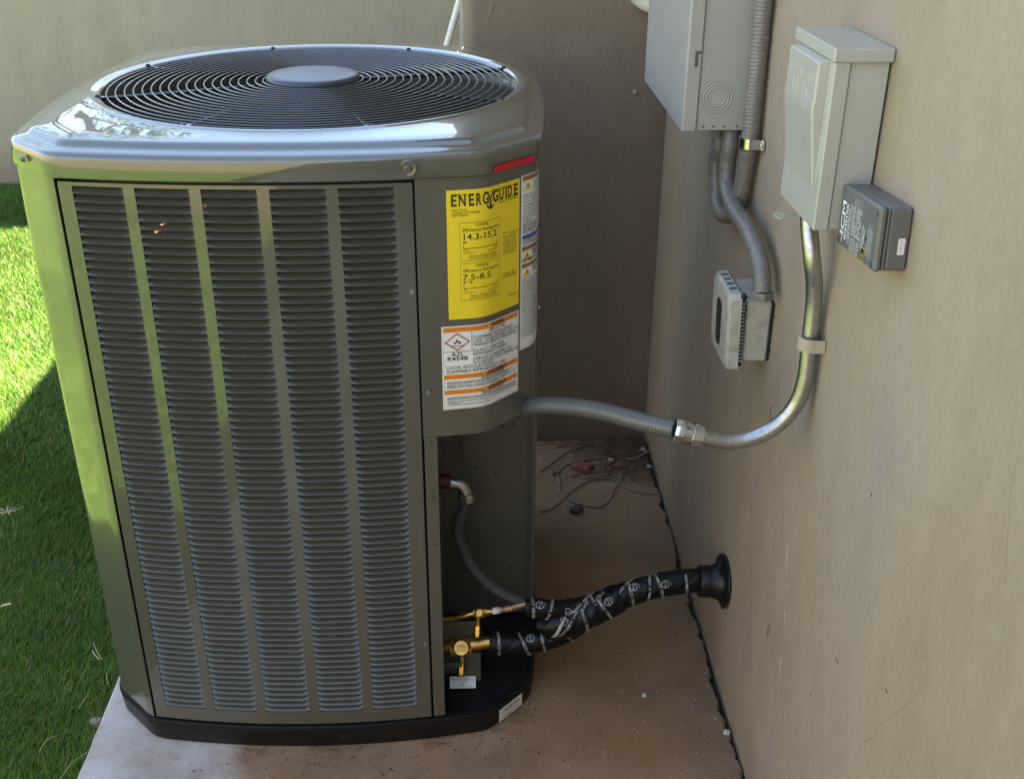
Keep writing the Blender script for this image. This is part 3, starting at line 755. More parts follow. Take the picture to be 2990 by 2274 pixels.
pl = Vector((-.6585, 1.6155, 1.105)); mb = MB(); hexbolt(mb, pl + Vector((-.0035, -.0035, 0)), (-.72, -.70, 0), .0042, .004, .006); mb.build('bolt', 'steel_screw', HP)
for (x, y, off) in ((1205, 853, 0), (1252, 1146, 0), (1243, 1880, 0)):
    mb = MB(); p = P(x, y, 1, front_y(-.09) - .0008); hexbolt(mb, p, (0, -1, 0), .0028, .003, .0044); mb.build('screw', 'steel_screw', HP)
mb = MB(); hexbolt(mb, Vector((CX + side_h(1.76) + .001, 1.76, .80)), (1, 0, 0), .003, .003, .005); mb.build('screw', 'steel_screw', HP)
# red tape strip on the lid's front right chamfer
def chamfer_pt(u, z, off):
    a = Vector((CX + .329, 1.5880, 0)); b = Vector((CX + .388, 1.6490, 0)); d = (b - a).normalized(); nn = Vector((d.y, -d.x, 0)); q = a + d * u + nn * (off + .0075); return (q.x, q.y, z)
mb = MB()
vs = [chamfer_pt(-.006, 1.0905, 0), chamfer_pt(.083, 1.0905, 0), chamfer_pt(.083, 1.1000, 0), chamfer_pt(-.006, 1.1000, 0), chamfer_pt(-.006, 1.0905, .002), chamfer_pt(.083, 1.0905, .002), chamfer_pt(.083, 1.1000, .002), chamfer_pt(-.006, 1.1000, .002)]
mb.add(vs, [(0, 3, 2, 1), (4, 5, 6, 7), (0, 1, 5, 4), (1, 2, 6, 5), (2, 3, 7, 6), (3, 0, 4, 7)]); o = mb.build('tape_strip', 'red_strip', HP); o['label'] = 'red tape strip on the lid chamfer'

# fan grille
gr = MB(); gr.lathe((FCX, FCY, 1.139), (0, 0, 1), [(.0, .0), (.078, .0), (.0815, .002), (.0835, .007), (.0830, .013), (.0790, .0160), (.06, .0168), (0, .0170)], 64)
GR = gr.build('fan_grille', 'hub_paint', HP, 50); GR['label'] = 'round wire fan grille with flat hub cap'
for k in range(19):
    R = .3525 - .01475 * k if k < 18 else .0885
    z = 1.1395 + .006 * (1 - (R / .3525) ** 2)
    m = MB(); m.torus((FCX, FCY, z), R, .0019, 128, 6); m.build('ring', 'grille_wire', GR)
for k in range(8):
    a = math.radians(20.3 + 45 * k); d = Vector((math.cos(a), math.sin(a), 0)); c = Vector((FCX, FCY, 0))
    m = MB(); m.tube([c + d * .07 + Vector((0, 0, 1.1405)), c + d * .22 + Vector((0, 0, 1.1385)), c + d * .372 + Vector((0, 0, 1.1375))], .0033, 8)
    e = c + d * .3672 + Vector((0, 0, 1.1412)); hexbolt(m, e, (0, 0, 1), .0042, .0028, .0062)
    side = Vector((-d.y, d.x, 0)); m.add([e + d * .010 + side * .006 - Vector((0, 0, .0004)), e - d * .012 + side * .006 - Vector((0, 0, .0004)), e - d * .012 - side * .006 - Vector((0, 0, .0004)), e + d * .010 - side * .006 - Vector((0, 0, .0004))], [(0, 1, 2, 3)])
    m.build('spoke', 'grille_wire', GR)
mb = MB(); q = Vector((FCX - .016, FCY - .0835, 1.1425)); mb.lathe(q, (0, -1, 0), [(.0025, 0), (.0025, .001), (0, .0012)], 10); mb.build('rivet', 'zinc', GR)
# fan below
mb = MB(); mb.lathe((FCX, FCY, .93), (0, 0, 1), [(0, 0), (.07, 0), (.075, .02), (.075, .17), (0, .19)], 32); fan = mb.build('fan_motor', 'fan_dark', HP)
for k in range(3):
    a0 = math.radians(30 + 120 * k); vs = []; fs = []
    for i in range(9):
        r = .07 + .27 * i / 8; wdt = .35 + .5 * (i / 8)
        for j in range(9):
            a = a0 + wdt * (j / 8 - .5) * 1.6; vs.append((FCX + r * math.cos(a), FCY + r * math.sin(a), 1.02 + .05 * (j / 8)))
    fs = [(i * 9 + j, i * 9 + j + 1, (i + 1) * 9 + j + 1, (i + 1) * 9 + j) for i in range(8) for j in range(8)]
    mb = MB(); mb.add(vs, fs, True); mb.build('fan_blade', 'fan_dark', HP)
mb = MB(); mb.add([(x, y, .88) for x, y in inset(.05)], [tuple(range(len(OUT)))]); mb.build('inner_floor', 'coil', HP)

# ---------------- labels on the control cover
def lab(name, s0, s1, z0, z1, paper, r=0.0):
    mb = MB(); put_rect(mb, on_cover, s0, s1, z0, z1, .0005, 40); return mb.build(name, paper, HP)
s0, zt = cover_px(1302, 557); s1 = cover_px(1517, 520)[0]; zb = cover_px(1310, 934)[1]
s1 = min(s1, s0 + .165)
E1 = lab('energy_label', s0, s1, zb, zt, 'yellow_paper'); E1['label'] = 'yellow energy rating label'
Wd, Hd = s1 - s0, zt - zb
fe = lambda u, v, off: on_cover(s0 + u * Wd, zt - v * Hd, off + .0003)      # u,v in 0..1, v downwards
def T(mb, fn, body, u, v, size, Wd, Hd, align='LEFT', bold=0.0, width=None, res=2):
    vs, fs = text2d(body, size, align, bold, res)
    if not vs: return
    k = 1.0
    if width: k = width * Wd / (max(x for x, _ in vs) - min(x for x, _ in vs))
    mb.add([fn(u + x * k / Wd, v - y / Hd, .0008) for x, y in vs], fs)
mb = MB()
TE = lambda *a, **k: T(mb, fe, a[0], a[1], a[2], a[3], Wd, Hd, **k)
TE('U.S. Government', .05, .042, .0046)
TE('Federal law prohibits removal of this label before consumer purchase.', .42, .040, .0040, width=.55)
for ch, xa, xb, yb in (('E', 200, 262, 382), ('N', 283, 360, 374), ('E', 390, 448, 362), ('R', 470, 528, 352), ('G', 540, 606, 340), ('G', 648, 706, 304), ('U', 716, 762, 288), ('I', 780, 794, 268), ('D', 808, 850, 255), ('E', 872, 912, 238)):
    sa = cover_px(1260 + xa / 3.653, 500 + yb / 3.653)[0]; sb = cover_px(1260 + xb / 3.653, 500 + yb / 3.653)[0]
    TE(ch, (sa - s0) / Wd, .118, .0255, bold=.03, width=(sb - sa) / Wd, res=3)
uy = (cover_px(1260 + 625 / 3.653, 500 + 330 / 3.653)[0] - s0) / Wd
put_poly(mb, fe, [(uy - .062, .030), (uy - .040, .030), (uy, .075), (uy, .098)], .0009); put_poly(mb, fe, [(uy + .040, .030), (uy + .062, .030), (uy, .098), (uy, .075)], .0009)
put_rect(mb, fe, uy - .011, uy + .011, .080, .152, .0009, 2); put_poly(mb, fe, [(uy - .052, .128), (uy, .150), (uy, .170), (uy - .052, .144)], .0009); put_poly(mb, fe, [(uy, .150), (uy + .052, .128), (uy + .052, .144), (uy, .170)], .0009)
TE('Trane U.S. Inc.', .97, .122, .0050, align='RIGHT'); TE('Model 5TWR5036A*', .97, .143, .0050, align='RIGHT')
for i, t in enumerate(('Heat Pump', 'Cooling and Heating', 'Split System')): TE(t, .055, .155 + .020 * i, .0052)
for v0, head, sub, big, lo_, hi_ in ((.265, 'Cooling', '(SEER2)*', '14.3-15.2', '14.3', '42.0'), (.578, 'Heating', '(HSPF2)*', '7.5-8.5', '7.5', '14.5')):
    put_frame(mb, fe, .145, .665, v0 - .02, v0 + .275, .0028, .0006)
    TE(head, .40, v0 + .010, .0074, align='CENTER', width=.16); TE('Efficiency Rating', .175, v0 + .049, .0074, width=.37); TE(sub, .56, v0 + .048, .0052, width=.09)
    TE(big, .165, v0 + .112, .0138, bold=.006, width=.42 if head == 'Cooling' else .34, res=3)
    put_rect(mb, fe, .18, .625, v0 + .176, v0 + .180, .0006)
    for u, h in ((.18, .030), (.305, .010), (.42, .010), (.53, .010), (.62, .030)): put_rect(mb, fe, u, u + .006, v0 + .180 - h, v0 + .178, .0006, 1)
    for u in ((.175, .195) if head == 'Cooling' else (.175, .255)): put_poly(mb, fe, [(u, v0 + .125), (u + .028, v0 + .125), (u + .014, v0 + .142)])
    if head != 'Cooling': put_rect(mb, fe, .175, .283, v0 + .123, v0 + .1255, .0006)
    TE(lo_, .175, v0 + .202, .0050); TE(hi_, .625, v0 + .202, .0048, align='RIGHT'); TE('Least Efficient', .175, v0 + .217, .0034); TE('Most Efficient', .625, v0 + .217, .0034, align='RIGHT')
    TE('Range of Similar Models', .43, v0 + .245, .0048, align='CENTER'); TE('(Determined by Efficiency Ratio)', .43, v0 + .262, .0038, align='CENTER')
for i, t in enumerate(("          This system's", 'efficiency ratings depend', 'on the coil your contractor', 'installs with this unit. The', 'heating efficiency rating', 'varies slightly in different', 'geographic regions. Ask', 'your contractor for details.')): TE(t, .71, .40 + .0222 * i, .0047, width=.23 if i else None)
TE('For energy cost info, visit', .71, .715, .0047, width=.22); TE('productinfo.energy.gov', .71, .738, .0050, bold=.01, width=.235)
put_poly(mb, fe, [(.715, .382), (.735, .382), (.725, .392)]); put_poly(mb, fe, [(.755, .382), (.775, .382), (.765, .392)]); put_rect(mb, fe, .715, .775, .380, .3825, .0006)
TE('X39003789P01', .97, .905, .0036, align='RIGHT')
mb.build('lettering', 'ink_yellow', E1)

# warning label
ws0, wzt = cover_px(1288, 955); ws1 = s1; wzb = cover_px(1296, 1197)[1]
W2 = lab('warning_label', ws0, ws1, wzb, wzt, 'white_paper'); W2['label'] = 'white and orange flammable refrigerant warning label'
Wd2, Hd2 = ws1 - ws0, wzt - wzb
fw = lambda u, v, off: on_cover(ws0 + u * Wd2, wzt - v * Hd2, off + .0003)
for v0, v1 in ((.018, .070), (.575, .628), (.762, .814)):
    mb = MB(); put_rect(mb, fw, .022, .978, v0, v1, .0004, 30); mb.build('orange_band', 'orange_print', W2)
mb = MB(); TW = lambda *a, **k: T(mb, fw, a[0], a[1], a[2], a[3], Wd2, Hd2, **k)
put_frame(mb, fw, .016, .984, .012, .988, .0022, .0005)
put_rect(mb, fw, .325, .330, .075, .300, .0006, 1); put_rect(mb, fw, .02, .328, .298, .303, .0006)
for t, v, w in (('WARNING', .060, .19), ('AVERTISSEMENT', .619, .30), ('ADVERTENCIA', .806, .27)): TW(t, .655, v, .0108, align='CENTER', bold=.012, width=w, res=3)
TW('RISK OF FIRE', .655, .112, .0082, align='CENTER', bold=.006, width=.235)
for t, v, w in (('FLAMMABLE REFRIGERANT', .165, .56), ('USED. TO BE REPAIRED ONLY BY', .210, .65), ('TRAINED SERVICE PERSONNEL.', .255, .63), ('DO NOT PUNCTURE', .318, .41), ('REFRIGERANT TUBING.', .362, .47), ('DISPOSE OF PROPERLY IN', .418, .53), ('ACCORDANCE WITH FEDERAL OR', .462, .65)):
    TW(t, .338, v, .0080, width=w)
for t, v, w in (('LOCAL REGULATIONS.', .507, .54), ('FLAMMABLE REFRIGERANT USED.', .556, .75)): TW(t, .045, v, .0082, width=w)
TW('A2L', .17, .352, .0098, align='CENTER', bold=.01, width=.14, res=3); TW('R454B', .17, .405, .0098, align='CENTER', bold=.01, width=.225, res=3)
TW("RISQUE D'INCENDIE", .60, .655, .0080, align='CENTER', bold=.008, width=.33); TW('RIESGO DE FUEGO', .60, .842, .0080, align='CENTER', bold=.008, width=.32)
for t, v, w in (('RÉFRIGÉRANT INFLAMMABLE UTILISÉ. À FAIRE RÉPARER UNIQUEMENT PAR UN', .676, .86), ('PROFESSIONNEL QUALIFIÉ. NE PAS PERFORER LES TUBES DE RÉFRIGÉRANT.', .694, .80), ('ÉLIMINER CORRECTEMENT LE PRODUIT CONFORMÉMENT AUX RÉGLEMENTATIONS', .722, .90), ('FÉDÉRALES OU LOCALES. RÉFRIGÉRANT INFLAMMABLE UTILISÉ.', .740, .75),
        ('CONTIENE REFRIGERANTE INFLAMABLE. DEBE SER REPARADO ÚNICAMENTE POR', .866, .90), ('PERSONAL DE SERVICIO CALIFICADO. NO PERFORE LA TUBERÍA DE REFRIGERANTE.', .884, .92), ('ELIMÍNELO CORRECTAMENTE, DE ACUERDO CON LAS REGLAMENTACIONES FEDERALES', .914, .93), ('O LOCALES.', .932, .15), ('CONTIENE REFRIGERANTE INFLAMABLE.', .955, .50)):
    TW(t, .045, v, .0044, bold=.0, width=w)
for (cxp, w) in ((.530, .035), (.470, .035), (.475, .035)): pass
fl = [(-.5, 0), (-.62, .32), (-.50, .62), (-.42, .42), (-.34, .75), (-.2, .55), (-.22, .95), (-.02, 1.45), (-.02, 1.0), (.14, .72), (.2, 1.0), (.32, .8), (.34, .45), (.5, .68), (.62, .34), (.5, 0), (.3, -.02), (.34, .25), (.22, .2), (.16, .5), (.0, .68), (-.05, .45), (-.18, .3), (-.34, .28), (-.28, -.02)]
cu_, cv_, k_ = .170, .212, .105
vsf = [fw(cu_ + x * k_ * .62, cv_ - y * .045, .0007) for x, y in fl]; nfl = len(vsf); cc = fw(cu_, cv_ - .02, .0007)
mb.add(vsf[:16] + vsf[16:], [tuple(range(nfl))]); put_rect(mb, fw, cu_ - .075, cu_ + .075, cv_ + .016, cv_ + .022, .0007, 2)
mb.build('lettering', 'ink', W2)
mb = MB(); du, dv = .142, .106; cv0 = .186
for (a, b) in (((-1, 0), (0, -1)), ((0, -1), (1, 0)), ((1, 0), (0, 1)), ((0, 1), (-1, 0))):
    k1, k2 = 1.0, .84
    put_poly(mb, fw, [(.17 + a[0] * du * k1, cv0 + a[1] * dv * k1), (.17 + b[0] * du * k1, cv0 + b[1] * dv * k1), (.17 + b[0] * du * k2, cv0 + b[1] * dv * k2), (.17 + a[0] * du * k2, cv0 + a[1] * dv * k2)], .0007)
mb.build('hazard_diamond', 'sign_red', W2)
for (cxp, v) in ((.535, .060), (.465, .619), (.480, .806)):
    mb = MB(); put_poly(mb, fw, [(cxp - .022, v), (cxp + .022, v), (cxp, v - .040)], .0008); mb.build('warning_triangle', 'sign_yellow', W2)

# tall label that wraps round to the side
qs = cover_px(1524, 525)
ts0 = s1 + .0035; ts1 = ts0 + .088; ttop = wzt + (zt - wzt) + .010; tbot = cover_px(1521, 1022)[1]
ttop = cover_px(1523, 514)[1]
T3 = lab('caution_label', ts0, ts1, tbot, ttop, 'white_paper'); T3['label'] = 'tall white caution label wrapping round the side'
Wd3, Hd3 = ts1 - ts0, ttop - tbot
ft = lambda u, v, off: on_cover(ts0 + u * Wd3, ttop - v * Hd3, off + .0003)
for v in (.008, .395, .492):
    mb = MB(); put_rect(mb, ft, .04, .97, v, v + .022, .0004, 20); mb.build('brown_band', 'brown_print', T3)
mb = MB(); put_rect(mb, ft, .04, .97, .330, .350, .0006, 20); mb.build('blue_band', 'blue_print', T3)
mb = MB(); T3F = lambda *a, **k: T(mb, ft, a[0], a[1], a[2], a[3], Wd3, Hd3, **k)
put_frame(mb, ft, .02, .98, .004, .996, .0018, .0005)
for v in (.034, .420, .517): put_frame(mb, ft, .05, .30, v, v + .048, .0010, .0006)
rows = [(.055, 'WARNING! HAZARDOUS VOLTAGE', .32), (.073, 'CAN CAUSE SEVERE INJURY OR', .32), (.090, 'CONTAINS DANGEROUS CAPACITORS', .32), (.115, 'POWER SUPPLY DISCONNECT ALL CAPACI-', .05), (.133, 'TORS BEFORE SERVICING THIS UNIT', .05), (.150, 'Failure to follow this warning', .05), (.172, 'AVERTISSEMENT: TENSION', .05), (.189, 'ÉLECTRIQUE PEUT CAUSER BLESS-', .05), (.206, 'URES OU LA MORT. COUPER TOUTES', .05), (.223, 'LES ALIMENTATIONS ET LES CON-', .05), (.240, 'DENSATEURS AVANT TOUT EN-', .05), (.257, 'TRETIEN.', .05),
        (.272, 'ADVERTENCIA: TENSIÓN', .05), (.284, 'ELÉCTRICA PELIGROSA', .05), (.296, 'MUERTE DESCONECTE TODAS', .05), (.308, 'DE ALIMENTACIÓN Y LOS', .05), (.320, 'CAPACITORES.', .05), (.362, 'USE COPPER CONDUCTORS ONLY!', .05), (.374, 'N\'UTILISER QUE DU CUIVRE', .05), (.386, 'UTILICE ÚNICAMENTE COBRE', .05)]
rows += [(.43 + .009 * i, 'SURFACE MAY BE HOT AND CAN BURN', .33) for i in range(4)] + [(.474 + .008 * i, 'AVERTISSEMENT SURFACE CHAUDE', .05) for i in range(2)]
rows += [(.53 + .010 * i, t, .33) for i, t in enumerate(('WARNING THIS PRODUCT', 'CONTAINS LEAD', 'CAUSE CANCER'))]
rows += [(.585 + .0172 * i, t, .05) for i, t in enumerate(('THE STATE OF CALIFORNIA TO CAUSE CANCER', 'AND BIRTH DEFECTS OR OTHER REPRODUC-', 'TIVE HARM. FOR MORE INFORMATION GO TO', 'WWW.P65WARNINGS.CA.GOV', 'AVERTISSEMENT: CE PRODUIT PEUT VOUS', 'EXPOSER À DES PRODUITS CHIMIQUES NOTAM-', 'MMENT À DU PLOMB RECONNU PAR L\'ÉTAT DE', 'CALIFORNIE COMME CAUSANT LE CANCER', 'AINSI QUE DES MALFORMATIONS CONGÉNITALES', 'OU AUTRES PROBLÈMES DE', 'REPRODUCTION. POUR PLUS DE RENSEIGNE-', 'MENTS, RENDEZ-VOUS SUR', 'WWW.P65WARNINGS.CA.GOV', 'ADVERTENCIA: ESTE PRODUCTO PUEDE', 'EXPONERLO A SUSTANCIAS INCLUYEN-', 'DO EL PLOMO, QUE EL ESTADO DE', 'CALIFORNIA SABE QUE CAUSA', 'CÁNCER Y DEFECTOS CONGÉNI-', 'TAS Y OTROS DAÑOS. PARA', 'OBTENER MÁS INFORMACIÓN VISITE', 'WWW.P65WARNINGS.CA.GOV'))]
for v, t, u in rows: T3F(t, u, v, .0048, bold=.002, width=min(.92 - u + .02, .021 * len(t) + .08))
mb.build('lettering', 'ink', T3)
for v in (.078, .464, .561):
    mb = MB(); put_poly(mb, ft, [(.07, v), (.28, v), (.175, v - .040)], .0008); mb.build('warning_triangle', 'sign_yellow', T3)
for v in (.078, .464, .561):
    mb = MB(); put_poly(mb, ft, [(.19, v - .030), (.15, v - .018), (.17, v - .016), (.155, v - .005), (.205, v - .019), (.18, v - .021)], .0009); mb.build('warning_symbol', 'ink', T3)

# ---------------- base pan sticker (front right chamfer) and small plate under the valve
def pan_pt(u, v, off):
    a = Vector((CX + .335, 1.5945, 0)); b = Vector((CX + .386, 1.6470, 0)); d = (b - a).normalized(); nn = Vector((d.y, -d.x, 0)); q = a + d * u + nn * (.0066 + off); return (q.x, q.y, v)
mb = MB(); put_rect(mb, pan_pt, -.004, .062, .008, .038, .0008, 1); o = mb.build('pan_sticker', 'white_paper', HP); o['label'] = 'white sticker on the base pan'
mb = MB(); T(mb, lambda u, v, off: pan_pt(u, v, off), '', 0, 0, .01, 1, 1)
put_text(mb, pan_pt, 'HUSSOFA', .010, .024, .0125, bold=.01, width=.043, off=.0012); put_text(mb, pan_pt, 'BAYECMT004 2403', .010, .014, .0055, width=.043, off=.0012); put_text(mb, pan_pt, 'MADE IN USA', .012, .010, .0030, off=.0012)
mb.build('lettering', 'ink', o)

# ---------------- service valves
YV = 1.665
def hexcap(mb, c, ax, r, h, seg=6):
    mb.lathe(c, ax, [(0, 0), (r, 0), (r, h * .75), (r * .86, h), (0, h)], seg, False)
V1 = MB(); zl = .212
V1.tube(spline([(-.070, YV + .005, .192), (-.045, YV + .003, .197), (-.02, YV, .207), (.0, YV, zl)], 6), .0058, 12)
V1.cyl((-.006, YV, zl), (.016, YV, zl + .001), .0105, seg=12); V1.cyl((.014, YV, zl + .001), (.030, YV, zl + .002), .0072, seg=12)
vo = V1.build('liquid_valve', 'brass', HP, 40)
m = MB(); hexcap(m, (.004, YV - .008, zl + .004), (0, -.75, .66), .0105, .013); m.lathe((.004, YV - .008, zl + .004), (0, -.75, .66), [(.0085, .012), (.0085, .0155), (.006, .017), (0, .017)], 20); m.build('valve_cap', 'brass', vo, 30)
m = MB(); m.cyl((.002, YV - .006, zl - .008), (.001, YV - .016, zl - .022), .0045, seg=10); hexcap(m, (.001, YV - .015, zl - .021), (-.05, -.5, -.86), .0068, .020); m.build('service_port', 'brass', vo, 30)
m = MB(); m.cyl((.028, YV, zl + .002), (.043, YV + .002, zl + .003), .0068, seg=14); m.build('braze_collar', 'white_paper', vo)
m = MB(); m.tube(spline([(.041, YV + .002, zl + .003), (.058, YV + .004, zl + .004), (.078, YV + .008, zl + .007), (.10, YV + .012, zl + .010)], 6), .0058, 12); m.cyl((.056, YV + .004, zl + .004), (.066, YV + .005, zl + .0045), .0074, seg=14); m.build('copper_line', 'copper_old', HP, 40)
V2 = MB(); zs = .134
V2.cyl((-.071, YV + .004, zs - .010), (-.040, YV, zs - .004), .0130, seg=18); V2.cyl((-.052, YV, zs - .005), (-.012, YV, zs), .0175, seg=8); V2.cyl((-.014, YV, zs), (.030, YV + .002, zs + .004), .0142, seg=20)
vo2 = V2.build('suction_valve', 'brass', HP, 40)
m = MB(); axv = (0, -.80, .60); cv = Vector((-.031, YV - .010, zs + .002)); hexcap(m, cv, axv, .0185, .012); m.lathe(cv, axv, [(.0155, .011), (.0155, .019), (.0135, .0215), (0, .0215)], 28); m.build('valve_cap', 'brass', vo2, 30)
m = MB(); ex_ = Vector(axv).normalized(); ux_ = Vector((1, 0, 0)); uy_ = ex_.cross(ux_) * -1
fcap = lambda u, v, off: tuple(cv + ex_ * (.0217 + off) + ux_ * u + (ex_.cross(ux_)) * v)
put_text(m, fcap, 'OPEN', 0, .001, .0072, 'CENTER', off=.0003); put_text(m, fcap, 'CLOSE', 0, -.0065, .0062, 'CENTER', off=.0003); m.build('lettering', 'brown_print', vo2)
m = MB(); m.cyl((-.030, YV - .012, zs - .014), (-.031, YV - .021, zs - .030), .0052, seg=10); hexcap(m, (-.031, YV - .020, zs - .028), (-.03, -.5, -.86), .0075, .022); m.build('service_port', 'brass', vo2, 30)
mb = MB(); mb.box(-.066, -.004, YV + .012, YV + .015, .050, .165); mb.box(-.034, .006, YV - .004, YV - .002, .046, .116); mb.box(-.066, -.03, YV - .030, YV - .028, .104, .114); mb.box(-.066, .004, YV + .010, YV + .013, .168, .182)
mb.build('valve_bracket', 'unit_paint_inner', HP)
mb = MB(); fr = lambda v: (v.x, 1.640 + v.y * .80, .0465 + v.z + v.y * .55); mb.box(-.055, -.004, 0, .024, 0, .0012, .0004, fr); o = mb.build('valve_tag', 'white_paper', HP); o['label'] = 'small white paper tag below the valve'
ftag = lambda u, v, off: (-.058 + u, 1.640 + v * .80, .0477 + v * .55 + off * 1.2)
mb = MB()
for i, t in enumerate(('MXPA01A / 0000', 'COMPONENT SERIAL 24 0312', '24 12 10 9A', '0204', '1110000000110 0 2000')): put_text(mb, ftag, t, .0285, .0195 - i * .0044, .0034, 'CENTER', off=.0006)
mb.build('lettering', 'ink', o)

# red cap, elbow and dark control conduit in the recess
mb = MB(); mb.cyl((-.067, 1.725, .470), (-.046, 1.725, .468), .0145, seg=18); o = mb.build('red_bushing', 'red_plastic', HP, 40)
cw = thing('control_conduit', (-.04, 1.725, .43), 'dark flexible conduit with a zinc elbow in the service recess', 'conduit')
mb = MB(); mb.tube(spline([(-.046, 1.725, .467), (-.030, 1.724, .463), (-.020, 1.722, .452), (-.0175, 1.720, .440)], 8), .0115, 18); mb.build('elbow', 'zinc', cw, 40) if False else mb.build('elbow', 'galvanized', cw, 40)
mb = MB(); mb.lathe((-.0173, 1.720, .441), (.03, -.05, -1), [(.0100, -.006), (.0145, -.006), (.0145, -.002), (.0160, 0), (.0160, .010), (.0135, .013), (.010, .013)], 8, False); mb.build('nut', 'galvanized', cw, 30)
pts = [(-.0165, 1.719, .430)] + [tuple(P(x, y, 1, yy)) for x, y, yy in ((1336, 1545, 1.715), (1360, 1620, 1.71), (1400, 1680, 1.70), (1460, 1727, 1.69), (1535, 1762, 1.685))]
pts += [tuple(Vector(pts[-1]) + Vector((.03, .0, -.012)))]
mb = MB(); sp = resample(spline(pts, 20), .0016); mb.tube(sp, [.0112 * (1 + .012 * math.sin(i * 1.6)) for i in range(len(sp))], 16); mb.build('hose', 'flex_dark', cw)

# ================================================================== WRAPPED LINE SET AND WALL BOOT
LS = thing('refrigerant_line', (.12, 1.68, .0), 'pair of refrigerant lines wrapped in black printed tape running to the house', 'pipe')
main = [Vector((.022, YV + .002, zs + .004))] + [P(x, y, 1, yy) for x, y, yy in ((1500, 1880, 1.667), (1570, 1869, 1.673), (1640, 1845, 1.681), (1700, 1806, 1.690), (1760, 1766, 1.698), (1830, 1735, 1.706), (1910, 1712, 1.714), (1990, 1697, 1.72))] + [Vector((.470, 1.722, .236))]
mp_ = resample(spline(main, 24), .003); nM = len(mp_)
def main_r(t):
    k = [(0, .0215), (.12, .0222), (.25, .0235), (.40, .0255), (.52, .0258), (.65, .0245), (.8, .0240), (1, .0240)]
    for (a, ra), (b, rb) in zip(k[:-1], k[1:]):
        if t <= b: return ra + (rb - ra) * (t - a) / (b - a)
    return k[-1][1]
wr = np.random.default_rng(4).uniform(-1, 1, (40, 14))
def wrinkle(i, a):
    t = i / nM; w = 0
    for k in range(1, 6): w += .017 * math.sin(k * a * 2 + 9 * k * t + wr[k, 0] * 6) * math.sin(31 * t * k + wr[k, 1] * 6)
    hel = ((i * .003) / .034 + a / (2 * math.pi)) % 1.0                      # overlapping helical wrap
    return 1 + w + .035 * (hel - .5)
mb = MB(); mb.tube(mp_, [main_r(i / (nM - 1)) for i in range(nM)], 44, True, True, wrinkle); tape = mb.build('tape_wrap', 'tape_black', LS)
# branch that takes in the small line and the control conduit, and the taped bridge between both lines
br_ = [P(1531, 1770, 1, 1.676), P(1600, 1778, 1, 1.676), P(1660, 1778, 1, 1.682), P(1720, 1765, 1, 1.690), P(1785, 1745, 1, 1.700), P(1840, 1731, 1, 1.707)]
bp_ = resample(spline(br_, 20), .003); br_rad = lambda i: .0170 + .003 * math.sin(min(1, i / 20) * 1.5)
br_wr = lambda i, a: 1 + .04 * math.sin(3 * a + i * .35) * math.sin(i * .21) + .04 * (((i * .003) / .03 + a / 6.283) % 1.0 - .5)
mb = MB(); mb.tube(bp_, [br_rad(i) for i in range(len(bp_))], 30, True, True, br_wr); br_tape = mb.build('tape_wrap', 'tape_black', LS)
bg_ = [P(1562, 1822, 1, 1.672), P(1615, 1820, 1, 1.674), P(1680, 1802, 1, 1.682), P(1740, 1776, 1, 1.692), P(1810, 1743, 1, 1.703)]
bq_ = resample(spline(bg_, 20), .003); mb = MB(); bq_rad = lambda i: .012 + .0225 * math.sin(min(1, i / 16) * 1.571) - .006 * (i / len(bq_))
bq_wr = lambda i, a: 1 + .05 * math.sin(4 * a + i * .5) * math.sin(i * .3) + .05 * (((i * .003) / .03 - a / 6.283) % 1.0 - .5)
mb.tube(bq_, [bq_rad(i) for i in range(len(bq_))], 36, True, True, bq_wr); bq_tape = mb.build('tape_wrap', 'tape_black', LS)
# printing on the tape
def tape_print(path, rfun, wfun, parent, start, seed, lift=.0012, step=(9, 11, 14, 17)):
    N_, B_, T_ = frames(path); n = len(path); r_ = random.Random(seed)
    def on_tape(i0, ang0, tilt, flip):
        def fn(u, v, off):     # u runs round the pipe, v along it
            uu = u * math.cos(tilt) - v * math.sin(tilt); vv = u * math.sin(tilt) + v * math.cos(tilt)
            fi = max(0, min(n - 1.001, i0 + vv / .003)); i = int(fi); k = fi - i; R = rfun(fi); a = ang0 - flip * uu / R
            return tuple(path[i] * (1 - k) + path[i + 1] * k + (N_[i] * math.cos(a) + B_[i] * math.sin(a)) * (R * wfun(fi, a % (2 * math.pi)) + lift + off))
        return fn
    def face(i):
        d = (CAM - path[i]).normalized(); return math.atan2(d.dot(B_[i]), d.dot(N_[i]))
    sg = -1 if Vector(B_[min(10, n - 1)]).dot(Vector((0, -1, 0))) > 0 else 1
    phr = ['WILLIAM H. HARVEY COMPANY', 'HARVEY COMPANY  WILLIAM H.', 'HARVEY COMPANY']
    i = start; k = r_.randrange(3)
    while i < n - 4:
        m = MB(); fa = face(i); tilt = r_.uniform(-.35, .30) + (.8 if r_.random() < .25 else 0)
        put_text(m, on_tape(i, fa + sg * -.77, tilt, -sg), phr[k % 3], -.012 + r_.uniform(-.03, .010), 0, .0080, bold=.008, off=.0003)
        if k % 2 == 0:
            fs_ = on_tape(i + 4, fa + sg * r_.uniform(-.5, .5), tilt, -sg); sh = [(-.0065, .0062), (.0065, .0062), (.0070, -.001), (.0045, -.0060), (0, -.0088), (-.0045, -.0060), (-.0070, -.001)]
            for a, b in zip(sh, sh[1:] + sh[:1]): put_poly(m, fs_, [a, b, (b[0] * .84, b[1] * .84), (a[0] * .84, a[1] * .84)], .0004)
            put_text(m, fs_, 'WHC', 0, -.002, .0056, 'CENTER', bold=.01, off=.0004, ang=.35); put_text(m, fs_, '10 MIL', .0, .0085, .0035, 'CENTER', off=.0004)
        m.build('printing', 'tape_print', parent); i += r_.choice(step); k += 1
